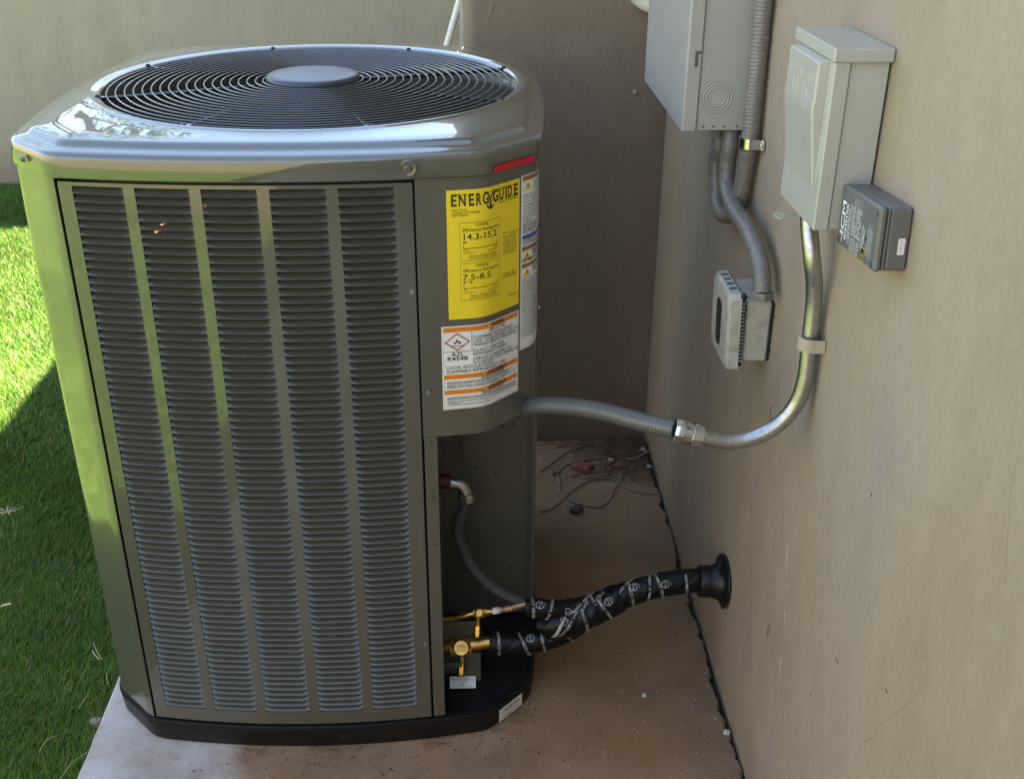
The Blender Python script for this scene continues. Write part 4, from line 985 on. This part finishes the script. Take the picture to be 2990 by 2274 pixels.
tape_print(mp_, lambda i: main_r(i / (nM - 1)), wrinkle, tape, 6, 12)
tape_print(bp_, br_rad, br_wr, br_tape, 5, 5)
tape_print(bq_, bq_rad, bq_wr, bq_tape, 14, 3, step=(16, 22))
# loose curled end of tape
mb = MB(); c0 = P(1612, 1840, 1, 1.640)
for s_ in range(3):
    pts = [c0 + Vector((.016 * t + .004 * s_, -.006 * math.sin(t * 3), .034 * (t - .5) + .008 * s_ * t)) for t in [q / 10 for q in range(11)]]
    mb.tube(pts, .0006, 5)
mb.build('tape_curl', 'white_print', LS)

WB = thing('wall_boot', (XW, 1.722, .24), 'black rubber boot flange sealing the pipe entry in the house wall', 'flange')
mb = MB(); cb = Vector((XW - .0015, 1.722, .232)); mb.lathe(cb, (-1, 0, .03), [(.0, -.001), (.050, .0), (.0545, .003), (.053, .005), (.046, .0075), (.038, .013), (.0335, .022), (.0315, .034), (.0312, .050), (.0300, .053), (.0275, .053)], 40)
for i, v in enumerate(mb.v):
    a = math.atan2(v[2] - cb.z, v[1] - cb.y); r = math.hypot(v[2] - cb.z, v[1] - cb.y)
    if r > .04: mb.v[i] = (v[0] - .004 * max(0, math.sin(a * 2 + .6)) * (r / .05), v[1], v[2])
mb.build('boot', 'boot_rubber', WB)

# ================================================================== POWER WHIP: EMT + LIQUIDTIGHT
EM = thing('metal_conduit', (.455, 1.385, 1.09), 'bent galvanized steel conduit dropping from the disconnect box', 'conduit')
pts = [(.452, 1.392, 1.100), (.452, 1.392, 1.075)] + [tuple(P(2371, 755, 0, .457)), tuple(P(2378, 830, 0, .467)), tuple(P(2375, 900, 0, .4715)), tuple(P(2363, 1005, 0, .4720)), tuple(P(2350, 1110, 0, .4715))]
pts += [(.462, 1.377, .800), (.436, 1.377, .766), (.400, 1.377, .747), (.362, 1.3775, .745), (.324, 1.378, .755)]
sp = resample(spline(pts, 14), .004); mb = MB(); mb.tube(sp, .0117, 24); mb.build('pipe', 'galvanized', EM)
# strap: tan painted plastic clip on the wall
pc = P(2366, 1000, 0, .472); mb = MB(); arc = [(pc.x + .0150 * math.cos(t), pc.y + .0150 * math.sin(t)) for t in [math.radians(75 + 200 * i / 20) for i in range(21)]]
poly = [(XW - .001, pc.y + .0155)] + arc + [(XW - .001, pc.y - .017)]
mb.sheet(poly[::-1], pc.z - .0095, pc.z + .0095, .002); mb.sheet(poly, pc.z - .0095, pc.z + .0095, .0015); mb.build('strap', 'strap_tan', EM)
dirc = (Vector((.288, 1.381, .764)) - Vector((.326, 1.378, .7545))).normalized(); cc0 = Vector((.330, 1.378, .7535))
mb = MB(); mb.lathe(cc0, dirc, [(.0118, -.002), (.0150, -.002), (.0150, .003), (.0172, .004), (.0172, .0135), (.0160, .0145)], 8, False); mb.lathe(cc0, dirc, [(.0150, .0145), (.0155, .016), (.0150, .020), (.0162, .021), (.0162, .026), (.0150, .027)], 24)
mb.lathe(cc0, dirc, [(.0160, .027), (.0176, .028), (.0176, .039), (.0165, .041), (.0140, .041)], 8, False); mb.build('coupling', 'zinc', EM, 30)
FX = thing('flexible_conduit', (.2, 1.5, .72), 'grey ribbed flexible conduit running from steel conduit into the heat pump', 'conduit')
st = cc0 + dirc * .038
pts = [st, P(1920, 1242, 1, 1.40), P(1850, 1225, 1, 1.435), P(1775, 1205, 1, 1.48), P(1700, 1191, 1, 1.53), P(1620, 1184, 1, 1.585), P(1555, 1186, 1, 1.635), Vector((.082, 1.69, .634)), Vector((.066, 1.73, .632))]
sp = resample(spline(pts, 24), .0008)
def rib(i, pitch):
    f = (i * .0008 / pitch) % 1.0; return 1 - .085 * math.exp(-((f - .5) / .13) ** 2)
mb = MB(); mb.tube(sp, [.0145 * rib(i, .0058) for i in range(len(sp))], 20); mb.build('hose', 'flex_grey', FX)
mb = MB(); pk = P(1493, 1212, 1, 1.69); mb.box(pk.x - .010, pk.x + .010, 1.685, 1.705, .634, .656, .003); mb.build('connector', 'galvanized', FX)

# ================================================================== GREY CABINET (upper) AND OLD CONDUITS
YP0, YP1, ZP0, ZP1, XPf = 1.853, 2.296, 1.083, 1.90, .360
CB = thing('breaker_cabinet', (XW, 2.18, ZP0), 'tall grey metal breaker cabinet mounted on the house wall', 'cabinet')
mb = MB(); mb.box(XPf + .026, XW - .0005, YP0 + .004, YP1 - .004, ZP0 + .002, ZP1, .0015); body = mb.build('cabinet_body', 'panel_grey', CB)
mb = MB(); mb.box(XPf, XPf + .0255, YP0, YP1, ZP0, ZP1 + .002, .0025); door = mb.build('door', 'panel_grey', CB)
pk = P(2085, 285, 1, YP0 + .004); pk = Vector((pk.x + .004, YP0 + .004, pk.z))
mb = MB()
for R in (.0265, .0215, .0160): mb.lathe(pk + Vector((0, -.0001, 0)), (0, -1, 0), [(R - .0014, 0), (R - .0007, .0011), (R + .0007, .0011), (R + .0014, 0)], 48)
mb.build('knockout', 'panel_grey', body)
for (x, y) in ((2054, 371), (2083, 370), (2115, 370), (2152, 370)):
    mb = MB(); p = P(x, y, 1, YP0 + .0036); mb.lathe(p, (0, -1, 0), [(0, 0), (.0022, 0)], 10); mb.build('hole', 'ink_grey', body)
mb = MB(); p = P(2034, 175, 1, YP0 - .0004); x_, z_ = p.x, p.z
mb.add([(x, YP0 - .0006, z) for x, z in ((x_ - .0028, z_ - .012), (x_ + .0028, z_ - .012), (x_ + .0028, z_ + .009), (x_ + .0085, z_ + .009), (x_ + .0085, z_ + .014), (x_ - .0028, z_ + .014))], [(0, 1, 2, 3, 4, 5)]); mb.build('latch_slot', 'ink_grey', door)
def old_hose(pts, r, step=.0010, pitch=.0062):
    s2 = resample(spline(pts, 22), step); m2 = MB(); m2.tube(s2, [r * (1 - .035 * math.exp(-((((i * step) / pitch) % 1 - .5) / .16) ** 2)) for i in range(len(s2))], 18); return m2
CA = thing('flexible_conduit', (.46, 1.9, .9), 'old grey flexible conduit looping in a U from the cabinet up the wall', 'conduit')
pts = [Vector((.4560, 2.004, ZP0 + .004)), P(2100, 420, 0, .4555), P(2092, 470, 0, .455), P(2091, 530, 0, .457), P(2096, 590, 0, .459), P(2114, 628, 0, .460), P(2140, 622, 0, .464), P(2158, 590, 0, .468), P(2170, 530, 0, .469), P(2180, 470, 0, .469), P(2189, 416, 0, .469), P(2203, 280, 0, .470), P(2218, 130, 0, .471), P(2233, -20, 0, .471), P(2243, -120, 0, .471)]
old_hose([Vector(p) for p in pts], .0150).build('hose', 'flex_old', CA)
ps = P(2189, 416, 0, .469); mb = MB(); arc = [(ps.x + .0168 * math.cos(t), ps.y + .0168 * math.sin(t)) for t in [math.radians(60 + 215 * i / 20) for i in range(21)]]
poly = arc + [(XW - .0035, ps.y - .019), (XW - .0032, ps.y - .032)]
mb.sheet(poly[::-1], ps.z - .0085, ps.z + .0085, .0014); mb.sheet(poly, ps.z - .0085, ps.z + .0085, .0010)
mb.lathe((XW - .0042, ps.y - .026, ps.z), (-1, 0, 0), [(.0045, 0), (.0042, .003), (0, .0035)], 12); mb.build('strap', 'zinc', CA, 30)
CBc = thing('flexible_conduit', (.455, 1.75, .9), 'dusty ribbed flexible conduit curving from the cabinet down to the outlet box', 'conduit')
pts = [Vector((.4530, 1.8885, ZP0 + .004)), P(2131, 425, 0, .4525), P(2124, 480, 0, .4525), P(2123, 540, 0, .4525), P(2142, 605, 0, .452), P(2180, 665, 0, .455), P(2210, 735, 0, .458), P(2224, 800, 0, .459), P(2225, 856, 0, .459)]
old_hose([Vector(p) for p in pts], .0148).build('hose', 'flex_old', CBc)
pe = P(2225, 858, 0, .459); mb = MB(); mb.lathe(pe + Vector((0, 0, -.003)), (0, 0, 1), [(.0145, -.004), (.0185, -.004), (.0185, .004), (.0165, .008), (.015, .008)], 8, False); mb.build('lock_nut', 'flex_old', CBc)

# ================================================================== DISCONNECT BOX
D0, D1, DZ0, DZ1, DX = 1.276, 1.434, 1.099, 1.318, .4205
DB = thing('disconnect_box', (XW, 1.355, DZ0), 'light grey disconnect box with raised cover and overhanging cap', 'switch box')
mb = MB(); mb.box(DX + .020, XW - .003, D0 + .0030, D1 - .003, DZ0 + .001, DZ1 - .010, .001); mb.build('box_body', 'disconnect_grey', DB)
mb = MB(); mb.box(DX, DX + .0195, D0, D1, DZ0, DZ1 - .006, .0018); dcov = mb.build('cover', 'disconnect_grey', DB)
mb = MB(); mb.box(DX - .0035, XW - .0008, D0 - .0045, D1 + .0045, DZ1 - .016, DZ1, .0018); mb.build('cap', 'disconnect_grey', DB)
# raised tapering panel on the cover: proud at the top, running out to nothing at the bottom
def raised():
    y0, y1 = D0 + .022, D1 - .010; zt_, zb_ = DZ1 - .022, DZ0 + .050; mb = MB(); vs = []; fs = []; nz = 14
    def dep(t): return .0125 if t < .35 else .0125 * (1 - ((t - .35) / .65)) ** 1.0 + .0014
    rows_ = []
    for i in range(nz + 1):
        t = i / nz; z = zt_ + (zb_ - zt_) * t; d = dep(t); tp = .0022
        x = DX - d
        rows_.append([(DX - .0002, y0 - .0025 * (1 - t), z), (x + tp, y0, z), (x, y0 + .0028, z), (x, y1 - .0028, z), (x + tp, y1, z), (DX - .0002, y1 + .0025 * (1 - t), z)])
    top = [(DX - .0002, a[1], zt_ + .0055) for a in rows_[0]]
    shoulder = [(a[0] + .0018, a[1], zt_ + .0022) if 0 < k < 5 else (a[0], a[1], zt_ + .0022) for k, a in enumerate(rows_[0])]
    allr = [top, shoulder] + rows_ + [[(DX - .0002, a[1], zb_ - .0012) for a in rows_[-1]]]
    for r_ in allr: vs += r_
    for i in range(len(allr) - 1):
        for k in range(5): fs.append((i * 6 + k, i * 6 + k + 1, (i + 1) * 6 + k + 1, (i + 1) * 6 + k))
    mb.add(vs, fs); return mb.build('raised_panel', 'disconnect_grey', dcov, 30), y0, y1, zt_
rpn, ry0, ry1, rzt = raised()
mb = MB(); frz = lambda u, v, off: (DX - .0125 - off, ry1 - .022 - u, rzt - .060 + v)
def emboss(mb, fn, u0, u1, v0, v1, h=.0011):
    b = [fn(u0, v0, 0), fn(u1, v0, 0), fn(u1, v1, 0), fn(u0, v1, 0)]; e = .0005
    t = [fn(u0 + e, v0 + e, h), fn(u1 - e, v0 + e, h), fn(u1 - e, v1 - e, h), fn(u0 + e, v1 - e, h)]
    mb.add(b + t, [(4, 5, 6, 7), (0, 1, 5, 4), (1, 2, 6, 5), (2, 3, 7, 6), (3, 0, 4, 7)])
for r_ in ((0, .012, .005, .042), (.020, .028, .0, .042), (.012, .020, .034, .042), (.028, .040, .034, .042), (.048, .056, .004, .042), (.056, .074, .034, .042), (.056, .070, .017, .024), (.056, .074, .000, .007)): emboss(mb, frz, *r_)
emboss(mb, frz, .080, .085, .036, .046); emboss(mb, frz, .0865, .0885, .036, .046)
mb.build('embossed_letters', 'disconnect_grey', rpn)
# pull tab with a hole, under the cover
pt = P(2292, 623, 0, DX + .004); mb = MB(); vs = []; fs = []; ns = 24
for k in range(ns):
    a = 2 * math.pi * k / ns
    for r_, z in ((.0105, .0008), (.0048, .0008), (.0048, -.0008), (.0105, -.0008)):
        vs.append((pt.x - .010 + r_ * .8 * math.cos(a), pt.y - .010 + r_ * 1.25 * math.sin(a), pt.z + z))
for k in range(ns):
    k2 = (k + 1) % ns
    for j in range(4): j2 = (j + 1) % 4; fs.append((k * 4 + j, k2 * 4 + j, k2 * 4 + j2, k * 4 + j2))
mb.add(vs, fs); mb.box(pt.x - .006, pt.x + .012, pt.y - .016, pt.y - .004, pt.z - .0007, pt.z + .0007); mb.build('pull_tab', 'disconnect_grey', DB)

# ================================================================== SURGE PROTECTOR (tilted)
SPo = Vector((XW, 1.208, 1.1275)); rt = math.radians(4.5)
SPR = thing('surge_protector', tuple(SPo), 'dark grey plastic surge protector with white print beside the disconnect box', 'junction box')
def spf(v):  # local: x towards the room, y to the viewer's right (towards -Y), z up
    yy = v[1] * math.cos(rt) - v[2] * math.sin(rt); zz = v[1] * math.sin(rt) + v[2] * math.cos(rt)
    return (SPo.x - v[0], SPo.y - yy, SPo.z + zz)
HW, HH = .0665, .0370
mb = MB(); mb.box(.0006, .0262, -HW + .001, HW - .001, -HH + .001, HH - .001, .003, spf); mb.build('box_body', 'plastic_grey', SPR)
mb = MB(); mb.box(.0266, .0290, -HW + .0006, HW - .0006, -HH + .0006, HH - .0006, .001, spf); mb.build('gasket', 'plastic_grey', SPR)
mb = MB(); mb.box(.0294, .0385, -HW, HW, -HH, HH, .0030, spf); slid = mb.build('box_lid', 'plastic_grey', SPR)
for sy in (-1, 1):
    for sz in (-1, 1):
        m = MB(); c = (.0386, sy * (HW - .0075), sz * (HH - .0075)); cw_ = Vector(spf(c)); ax = Vector(spf((1, 0, 0))) - Vector(spf((0, 0, 0)))
        m.lathe(cw_, ax, [(.0046, 0), (.0040, .0003), (.0034, -.0008 + .001), (0, .0003)], 16); m.build('screw', 'steel_screw', slid)
fsp = lambda u, v, off: spf((.0386 + off, u, v))             # u to the viewer's right, v up
def vt(mb, body, ur, v0, size, width=None, bold=0.0, res=2):  # text reading upwards at column ur
    vs, fs = text2d(body, size, 'LEFT', bold, res)
    if not vs: return
    k = 1.0
    if width: k = width / (max(x for x, _ in vs) - min(x for x, _ in vs))
    mb.add([fsp(ur - y, v0 + x * k, .0003) for x, y in vs], fs)
mb = MB()
vt(mb, 'ICM', -.0445, -.0225, .0165, .040, .02, 3); vt(mb, 'CONTROLS', -.0405, -.004, .0034, .022); put_rect(mb, lambda u, v, o_: fsp(u, v, o_), -.0485, -.0470, -.0305, -.012, .0003, 1)
vt(mb, 'ICM517A', -.0345, -.0255, .0095, .043, .015, 3); vt(mb, 'SINGLE PHASE', -.0285, -.022, .0046, .036, .008); vt(mb, 'SURGE PROTECTION', -.0235, -.0275, .0046, .047, .008)
tab = [('Voltage (VAC)', 'SINGLE PHASE'), ('AC Freq. (HZ)', '120/240'), ('VPR (VAC)', '50/60'), ('SCCR (kA)', 'L-N 700  L-G 700'), ('In (kA)', 'L-L 1200'), ('MCOV (VAC)', 'L-N 150  L-G 150'), ('SCCR (kA)', 'L-L 300   10')]
for i, (a_, b_) in enumerate(tab): vt(mb, a_, -.0165 + i * .0047, -.034, .0036, .017 if len(a_) > 8 else .013, .006); vt(mb, b_, -.0165 + i * .0047, -.0125, .0036, .032 if i != 2 else .011, .006)
for i in range(6): put_rect(mb, fsp, -.0158 + i * .0047, -.0155 + i * .0047, -.014, .030, .0003, 1)
put_rect(mb, fsp, -.0205, .015, -.0140, -.0134, .0003, 1)
vt(mb, 'PROTECTION', .0215, -.021, .0050, .026, .01); vt(mb, 'WHEN LIT', .0270, -.015, .0050, .018, .01)
for i, t in enumerate(('UL 1449 4th Ed. Type 2 SPD Listed', 'Install per instructions', 'Connect as close to equipment as possible', 'US Patents Pending', 'icmcontrols.com Made in USA')): vt(mb, t, .0372 + i * .0036, -.026 + .002 * (i % 3), .0031, .030 + .006 * (i % 2))
mb.build('lettering', 'white_print', slid)
m = MB(); cw_ = Vector(spf((.0386, .0335, -.0065))); m.lathe(cw_, ax, [(.0026, .0004), (0, .0005)], 14); m.build('indicator', 'ink', slid)
m = MB(); put_rect(m, fsp, .0225, .0345, -.0345, -.0185, .0004, 1); stk = m.build('seal_sticker', 'sign_yellow', slid)
m = MB(); put_rect(m, fsp, .0232, .0338, -.0338, -.0192, .0006, 1); m.build('seal_field', 'ink', stk); m = MB(); put_text(m, lambda u, v, o_: fsp(.0333 - v, -.0330 + u, o_), 'UL', 0, .003, .0072, bold=.01, off=.0008); put_text(m, lambda u, v, o_: fsp(.0333 - v, -.0330 + u, o_), 'LISTED SPD', 0, 0, .0026, off=.0008); m.build('lettering', 'sign_yellow', stk)
fend = lambda u, v, off: spf((.0035 + u, HW - .001 + off, v))  # near end of the box
m = MB(); vs = [(.0025, -.017), (.0085, -.017), (.0095, -.016), (.0095, .001), (.0085, .002), (.0025, .002), (.0015, .001), (.0015, -.016)]; put_poly(m, lambda u, v, o_: spf((.0045 + u, HW - .001 + o_, v)), vs, .0004); st2 = m.build('price_sticker', 'white_paper', SPR)
m = MB(); put_text(m, lambda u, v, o_: spf((.0125 - v, HW - .001 + o_, -.0155 + u)), 'TDK123', 0, 0, .0046, off=.0006); put_text(m, lambda u, v, o_: spf((.0082 - v, HW - .001 + o_, -.0145 + u)), '1 S 123', 0, 0, .0044, off=.0006); m.build('lettering', 'pink_print', st2)

# ================================================================== OUTLET BOX WITH WEATHER COVER
OB = thing('outlet_box', (XW, 1.66, .76), 'weathered grey outlet box with angled weatherproof cover', 'outlet box')
O0, O1 = 1.617, 1.728
mb = MB(); mb.box(.4435, XW - .004, O0, O1, .758, .864, .004); ob = mb.build('box_body', 'outlet_grey', OB)
mb = MB()
for z in (.780, .840): mb.box(XW - .0045, XW - .0005, O0 - .004, O0 + .002, z - .0012, z + .0012)
mb.box(XW - .0038, XW - .001, O0 + .001, O1 - .001, .760, .862); mb.build('back_gasket', 'rubber_dark', OB)
tl = math.radians(3.5)
def cof(v):  # cover leans out slightly at the top
    z = v[2] - .745; return (v[0] - z * math.sin(tl) * .6, v[1], .745 + z * math.cos(tl))
mb = MB(); mb.box(.4365, .4432, O0 - .004, O1 + .004, .752, .872, .001, cof); mb.build('gasket', 'rubber_dark', OB)
for i in range(17):
    mb = MB(); z = .762 + i * .0064; mb.box(.4372, .4425, O0 - .0056, O0 - .003, z - .0008, z + .0008, 0, cof); mb.build('gasket_rib', 'outlet_grey', OB)
def cover_shell():
    mb = MB(); rings = []
    def ring(x, y0, y1, z0, z1, c): return [cof(p) for p in ((x, y0 + c, z0), (x, y1 - c, z0), (x, y1, z0 + c), (x, y1, z1 - c * 1.8), (x, y1 - c * 1.8, z1), (x, y0 + c * 1.8, z1), (x, y0, z1 - c * 1.8), (x, y0, z0 + c))]
    y0, y1, z0, z1 = O0 - .008, O1 + .006, .745, .880
    for x, d, c in ((.4362, .0, .004), (.4200, .001, .005), (.4165, .003, .007), (.4145, .007, .009), (.4155, .011, .010), (.4150, .018, .010)): rings.append(ring(x, y0 + d, y1 - d, z0 + d, z1 - d, c))
    n = 8; vs = [p for r_ in rings for p in r_]; fs = [(i * n + k, i * n + (k + 1) % n, (i + 1) * n + (k + 1) % n, (i + 1) * n + k) for i in range(len(rings) - 1) for k in range(n)]
    fs.append(tuple((len(rings) - 1) * n + k for k in range(n))); mb.add(vs, fs); return mb.build('weather_cover', 'outlet_grey', OB, 25)
wc = cover_shell()
mb = MB(); mb.add([cof(p) for p in ((.4138, O0 + .040, .776), (.4138, O0 + .048, .768), (.4138, O1 - .046, .768), (.4138, O1 - .038, .776), (.4138, O1 - .038, .842), (.4138, O1 - .046, .850), (.4138, O0 + .048, .850), (.4138, O0 + .040, .842))], [tuple(range(8))]); mb.build('window', 'outlet_smoke', wc)
for k in range(4):
    mb = MB(); yv = O1 - .022 - k * .0215; mb.box(.4225, .4335, yv - .0035, yv + .0035, .8790, .8806, 0, cof); mb.build('slot', 'ink_grey', wc)
mb = MB(); q = cof((.4395, O0 - .003, .876)); mb.lathe(q, (0, -1, 0), [(.0052, -.004), (.0052, .003), (0, .0034)], 14); mb.build('hinge_pin', 'rubber_dark', OB)

# ================================================================== SMALL DEBRIS ON THE PAD AND LAWN
def zz(x, y, ox=1500, oy=1240, s=4.418): return ox + x / s, oy + y / s
def ground_path(pts, z=.005, lift=None):
    out = []
    for i, (x, y) in enumerate(pts):
        px_, py_ = zz(x, y); out.append(P(px_, py_, 2, z + (lift[i] if lift else 0)))
    return spline(out, 8)
def wire(name, pts, r, label, matn='root_brown', lift=None, group='dry runners lying on the pad'):
    mb = MB(); sp = ground_path(pts, r + .001, lift); mb.tube(sp, r, 7); tag(mb.build(name, matn), label, 'root', group)
wire('dry_runner', [(345, 605), (450, 520), (560, 440), (700, 350), (900, 270), (1050, 215)], .0024, 'thin dry root curving from the unit toward the back wall')
wire('dry_runner', [(1820, 300), (1700, 360), (1540, 440), (1380, 425), (1200, 420), (1000, 440), (850, 480), (700, 510), (610, 560), (575, 640), (588, 740), (588, 830), (620, 900), (740, 980), (900, 1030), (1080, 1060), (1180, 1020), (1250, 940), (1290, 840), (1370, 740), (1430, 620), (1540, 550)], .0026, 'long dry root forming a wide open loop on the pad', lift=[.03, .018, .006] + [0] * 19)
wire('dry_runner', [(335, 1110), (450, 1095), (560, 1020), (680, 910), (850, 780), (1000, 710), (1120, 685), (1250, 695), (1370, 745), (1450, 810), (1560, 855), (1700, 875), (1850, 885), (1885, 865)], .0024, 'thin dry root crossing the loop toward the house wall')
def rock(name, px_, py_, size, matn, label, cat, seed, flat=.7, group=None, z=0):
    r_ = random.Random(seed); c = P(px_, py_, 2, 0); mb = MB(); import bmesh
    bm = bmesh.new(); bmesh.ops.create_icosphere(bm, subdivisions=2, radius=1)
    for v in bm.verts: v.co *= 1 + r_.uniform(-.22, .22)
    vs = [(c.x + v.co.x * size, c.y + v.co.y * size * .8, max(.0005, size * flat * (.75 + v.co.z)) + z) for v in bm.verts]; bm.verts.index_update()
    fs = [tuple(v.index for v in f.verts) for f in bm.faces]; bm.free(); mb.add(vs, fs)
    return tag(mb.build(name, matn), label, cat, group)
def chunk(px_, py_, sx_, sy_, sz_, rot, label, seed):
    c = P(px_, py_, 2, 0); r_ = random.Random(seed); mb = MB(); ca, sa = math.cos(rot), math.sin(rot)
    mb.box(-sx_, sx_, -sy_, sy_, 0, sz_, sz_ * .18); mb.v = [(c.x + (x + r_.uniform(-1, 1) * sx_ * .14) * ca - y * sa, c.y + x * sa + (y + r_.uniform(-1, 1) * sy_ * .14) * ca, max(.0005, z + r_.uniform(-1, 1) * sz_ * .10 + .1 * x)) for x, y, z in mb.v]
    tag(mb.build('brick_piece', 'brick'), label, 'brick', 'broken brick pieces on the pad')
chunk(*zz(880, 570), .026, .017, .016, -.5, 'largest broken brick piece lying inside the root loop', 1)
chunk(*zz(1335, 545), .012, .010, .010, .4, 'small broken brick piece beside the white pebble', 2)
chunk(*zz(530, 640), .010, .007, .008, .2, 'smallest brick chip by the unit next to the root loop', 3)
rock('stone', *zz(800, 1120), .0185, 'stone_dark', 'dark rough stone lying below the root loop', 'stone', 4, .55)
rock('pebble', *zz(1248, 490), .0085, 'stone_white', 'upright white pebble behind the brick pieces', 'pebble', 5, 1.0)
rock('pebble', *zz(1655, 345), .0120, 'stone_white', 'white pebble against the wall under the raised root end', 'pebble', 6, .6)
rock('pebble', *zz(1745, 560), .0085, 'stone_white', 'white pebble in the gap at the foot of the house wall', 'pebble', 8, .7)
rock('stone', 2122, 2142, .0075, 'stone_white', 'pale chip of stone near the wall foot in front', 'stone', 9, .7)
rock('stone', 1881, 2032, .0055, 'stone_white', 'small pale stone in the middle of the open pad', 'stone', 10, .8)

def needles():
    """dry needle litter in the corner"""
    r_ = random.Random(21); mb = MB()
    for i in range(620):
        x = r_.triangular(.24, .485, .46); y = r_.triangular(2.42, 2.705, 2.66)
        if r_.random() < .15: x, y = r_.uniform(.15, .48), r_.uniform(2.45, 2.70)
        a = r_.uniform(0, math.pi); L = r_.uniform(.012, .05); z = r_.uniform(.001, .012) * (.4 + max(0, (x - .25)) * 3); b = r_.uniform(-.3, .3)
        d = Vector((math.cos(a), math.sin(a), 0)); nrm = Vector((-d.y, d.x, 0)); p0 = Vector((x, y, z))
        pts = [p0, p0 + d * L * .5 + nrm * L * .12 * b + Vector((0, 0, r_.uniform(0, .006))), p0 + d * L]
        pts = [Vector((min(q.x, .480), min(q.y, 2.722), q.z)) for q in pts]; mb.tube(pts, r_.uniform(.0005, .0011), 3, False)
    tag(mb.build('needle_litter', 'dead_needle'), 'brown dry needle litter heaped in the wall corner', 'litter', kind='stuff')
needles()
def grit(name, matn, n, reg, smin, smax, label, seed):
    r_ = random.Random(seed); mb = MB()
    for i in range(n):
        x0, x1, y0, y1, bias = reg[r_.randrange(len(reg))]
        x = r_.uniform(x0, x1); y = r_.uniform(y0, y1)
        if bias == 'w': x = x1 - (x1 - x0) * r_.random() ** 2.0
        s_ = smin + (smax - smin) * r_.random() ** 3; q = [Vector((x + s_ * r_.uniform(-1, 1), y + s_ * r_.uniform(-1, 1), .0003)) for _ in range(4)]
        vs = [(x + s_ * math.cos(a) * r_.uniform(.6, 1), y + s_ * math.sin(a) * r_.uniform(.6, 1), .0002) for a in (0, 1.26, 2.5, 3.8, 5.0)] + [(x + s_ * .3 * r_.uniform(-1, 1), y, s_ * r_.uniform(.5, 1.1))]
        mb.add(vs, [(k, (k + 1) % 5, 5) for k in range(5)])
    tag(mb.build(name, matn), label, 'grit', kind='stuff')
RG = [(.15, .475, 1.25, 2.0, 'w'), (.05, .475, 1.2, 1.9, 'w'), (.16, .47, 2.3, 2.7, 'x'), (-.55, .45, 1.25, 1.52, 'x')]
grit('pale_grit', 'stone_white', 620, RG + [(.25, .475, 1.3, 1.75, 'w')], .0004, .0021, 'pale specks of grit scattered over the concrete pad', 31)
grit('dark_grit', 'debris_dark', 480, RG + [(-.6, .1, 1.30, 1.53, 'x'), (-.48, .03, 1.47, 1.535, 'x'), (.03, .12, 1.50, 1.66, 'x')], .0006, .0034, 'dark crumbs of soil scattered over the concrete pad', 32)

rs = random.Random(44); mb = MB()
for i in range(90):                      # soil crumbs and fibres along the pan's foot
    x = rs.uniform(-.45, .12); y = front_y(min(x, .02)) - .006 + (max(0, x - .02) * .95) - abs(rs.gauss(0, .022)); a = rs.uniform(0, 6.28); L = rs.uniform(.006, .03); d = Vector((math.cos(a), math.sin(a) * .4, 0))
    p0 = Vector((x, y, .0012)); mb.tube([p0, p0 + d * L * .5 + Vector((0, rs.uniform(-.003, .003), .002)), p0 + d * L], rs.uniform(.0003, .0008), 4, False)
tag(mb.build('fibre_litter', 'dead_needle'), 'fine dry fibres along the front of the base pan', 'litter', kind='stuff')

def straw(pxs, label, r=.0006, z=.002, name='straw', matn='straw', cat='straw', group='pale straws on the lawn'):
    mb = MB(); pts = [P(x, y, 2, z + .006 * math.sin(i)) for i, (x, y) in enumerate(pxs)]; mb.tube(spline(pts, 6), r, 5); tag(mb.build(name, matn), label, cat, group)
L1 = lambda x, y: (x * .2226, 1900 + y * .2226)       # from the enlarged lower left view
straw([L1(780, 1680), L1(850, 1590), L1(960, 1450), L1(1180, 1300)], 'longest pale straw ending at the pad edge')
straw([L1(510, 1330), L1(590, 1190), L1(680, 1130), L1(765, 1098)], 'curved pale straw on the lawn away from the pad')
straw([L1(1215, 0), L1(1250, 60), L1(1310, 108)], 'short bent pale straw in the grass beside the unit', .0012)
straw([L1(1030, 745), L1(1090, 660), L1(1150, 575)], 'straight pale straw leaning in the grass near the pad')
straw([L1(1405, 280), L1(1400, 360), L1(1425, 440)], 'thin wavy pale straw next to the base pan corner')
straw([(272, 1874), (285, 1905), (300, 1925)], 'small curled straw in the grass close to the corner post')
mb = MB(); c = P(22, 1497, 2, .004)
for k in range(7):
    a = k * .9; d = Vector((math.cos(a), math.sin(a), .25)); mb.tube([c, c + d * .012 + Vector((0, 0, .004)), c + d * .022], .0012, 5)
mb.tube([c + Vector((-.06, -.004, 0)), c, c + Vector((.03, .02, .004))], .0014, 5)
tag(mb.build('dry_sprig', 'straw'), 'pale dry forked sprig lying on the grass', 'twig')
mb = MB(); c = P(18, 1770, 2, .003); mb.add([c + Vector((-.012, -.004, .002)), c + Vector((.012, .001, .006)), c + Vector((.010, .006, .006)), c + Vector((-.008, .003, .004))], [(0, 1, 2, 3)]); tag(mb.build('dry_leaf', 'straw'), 'small pale dry leaf on the grass', 'leaf')
rock('bark_piece', 276, 2088, .013, 'root_brown', 'brown bark piece in the grass by the pad edge', 'bark', 14, .5, None, -.020)
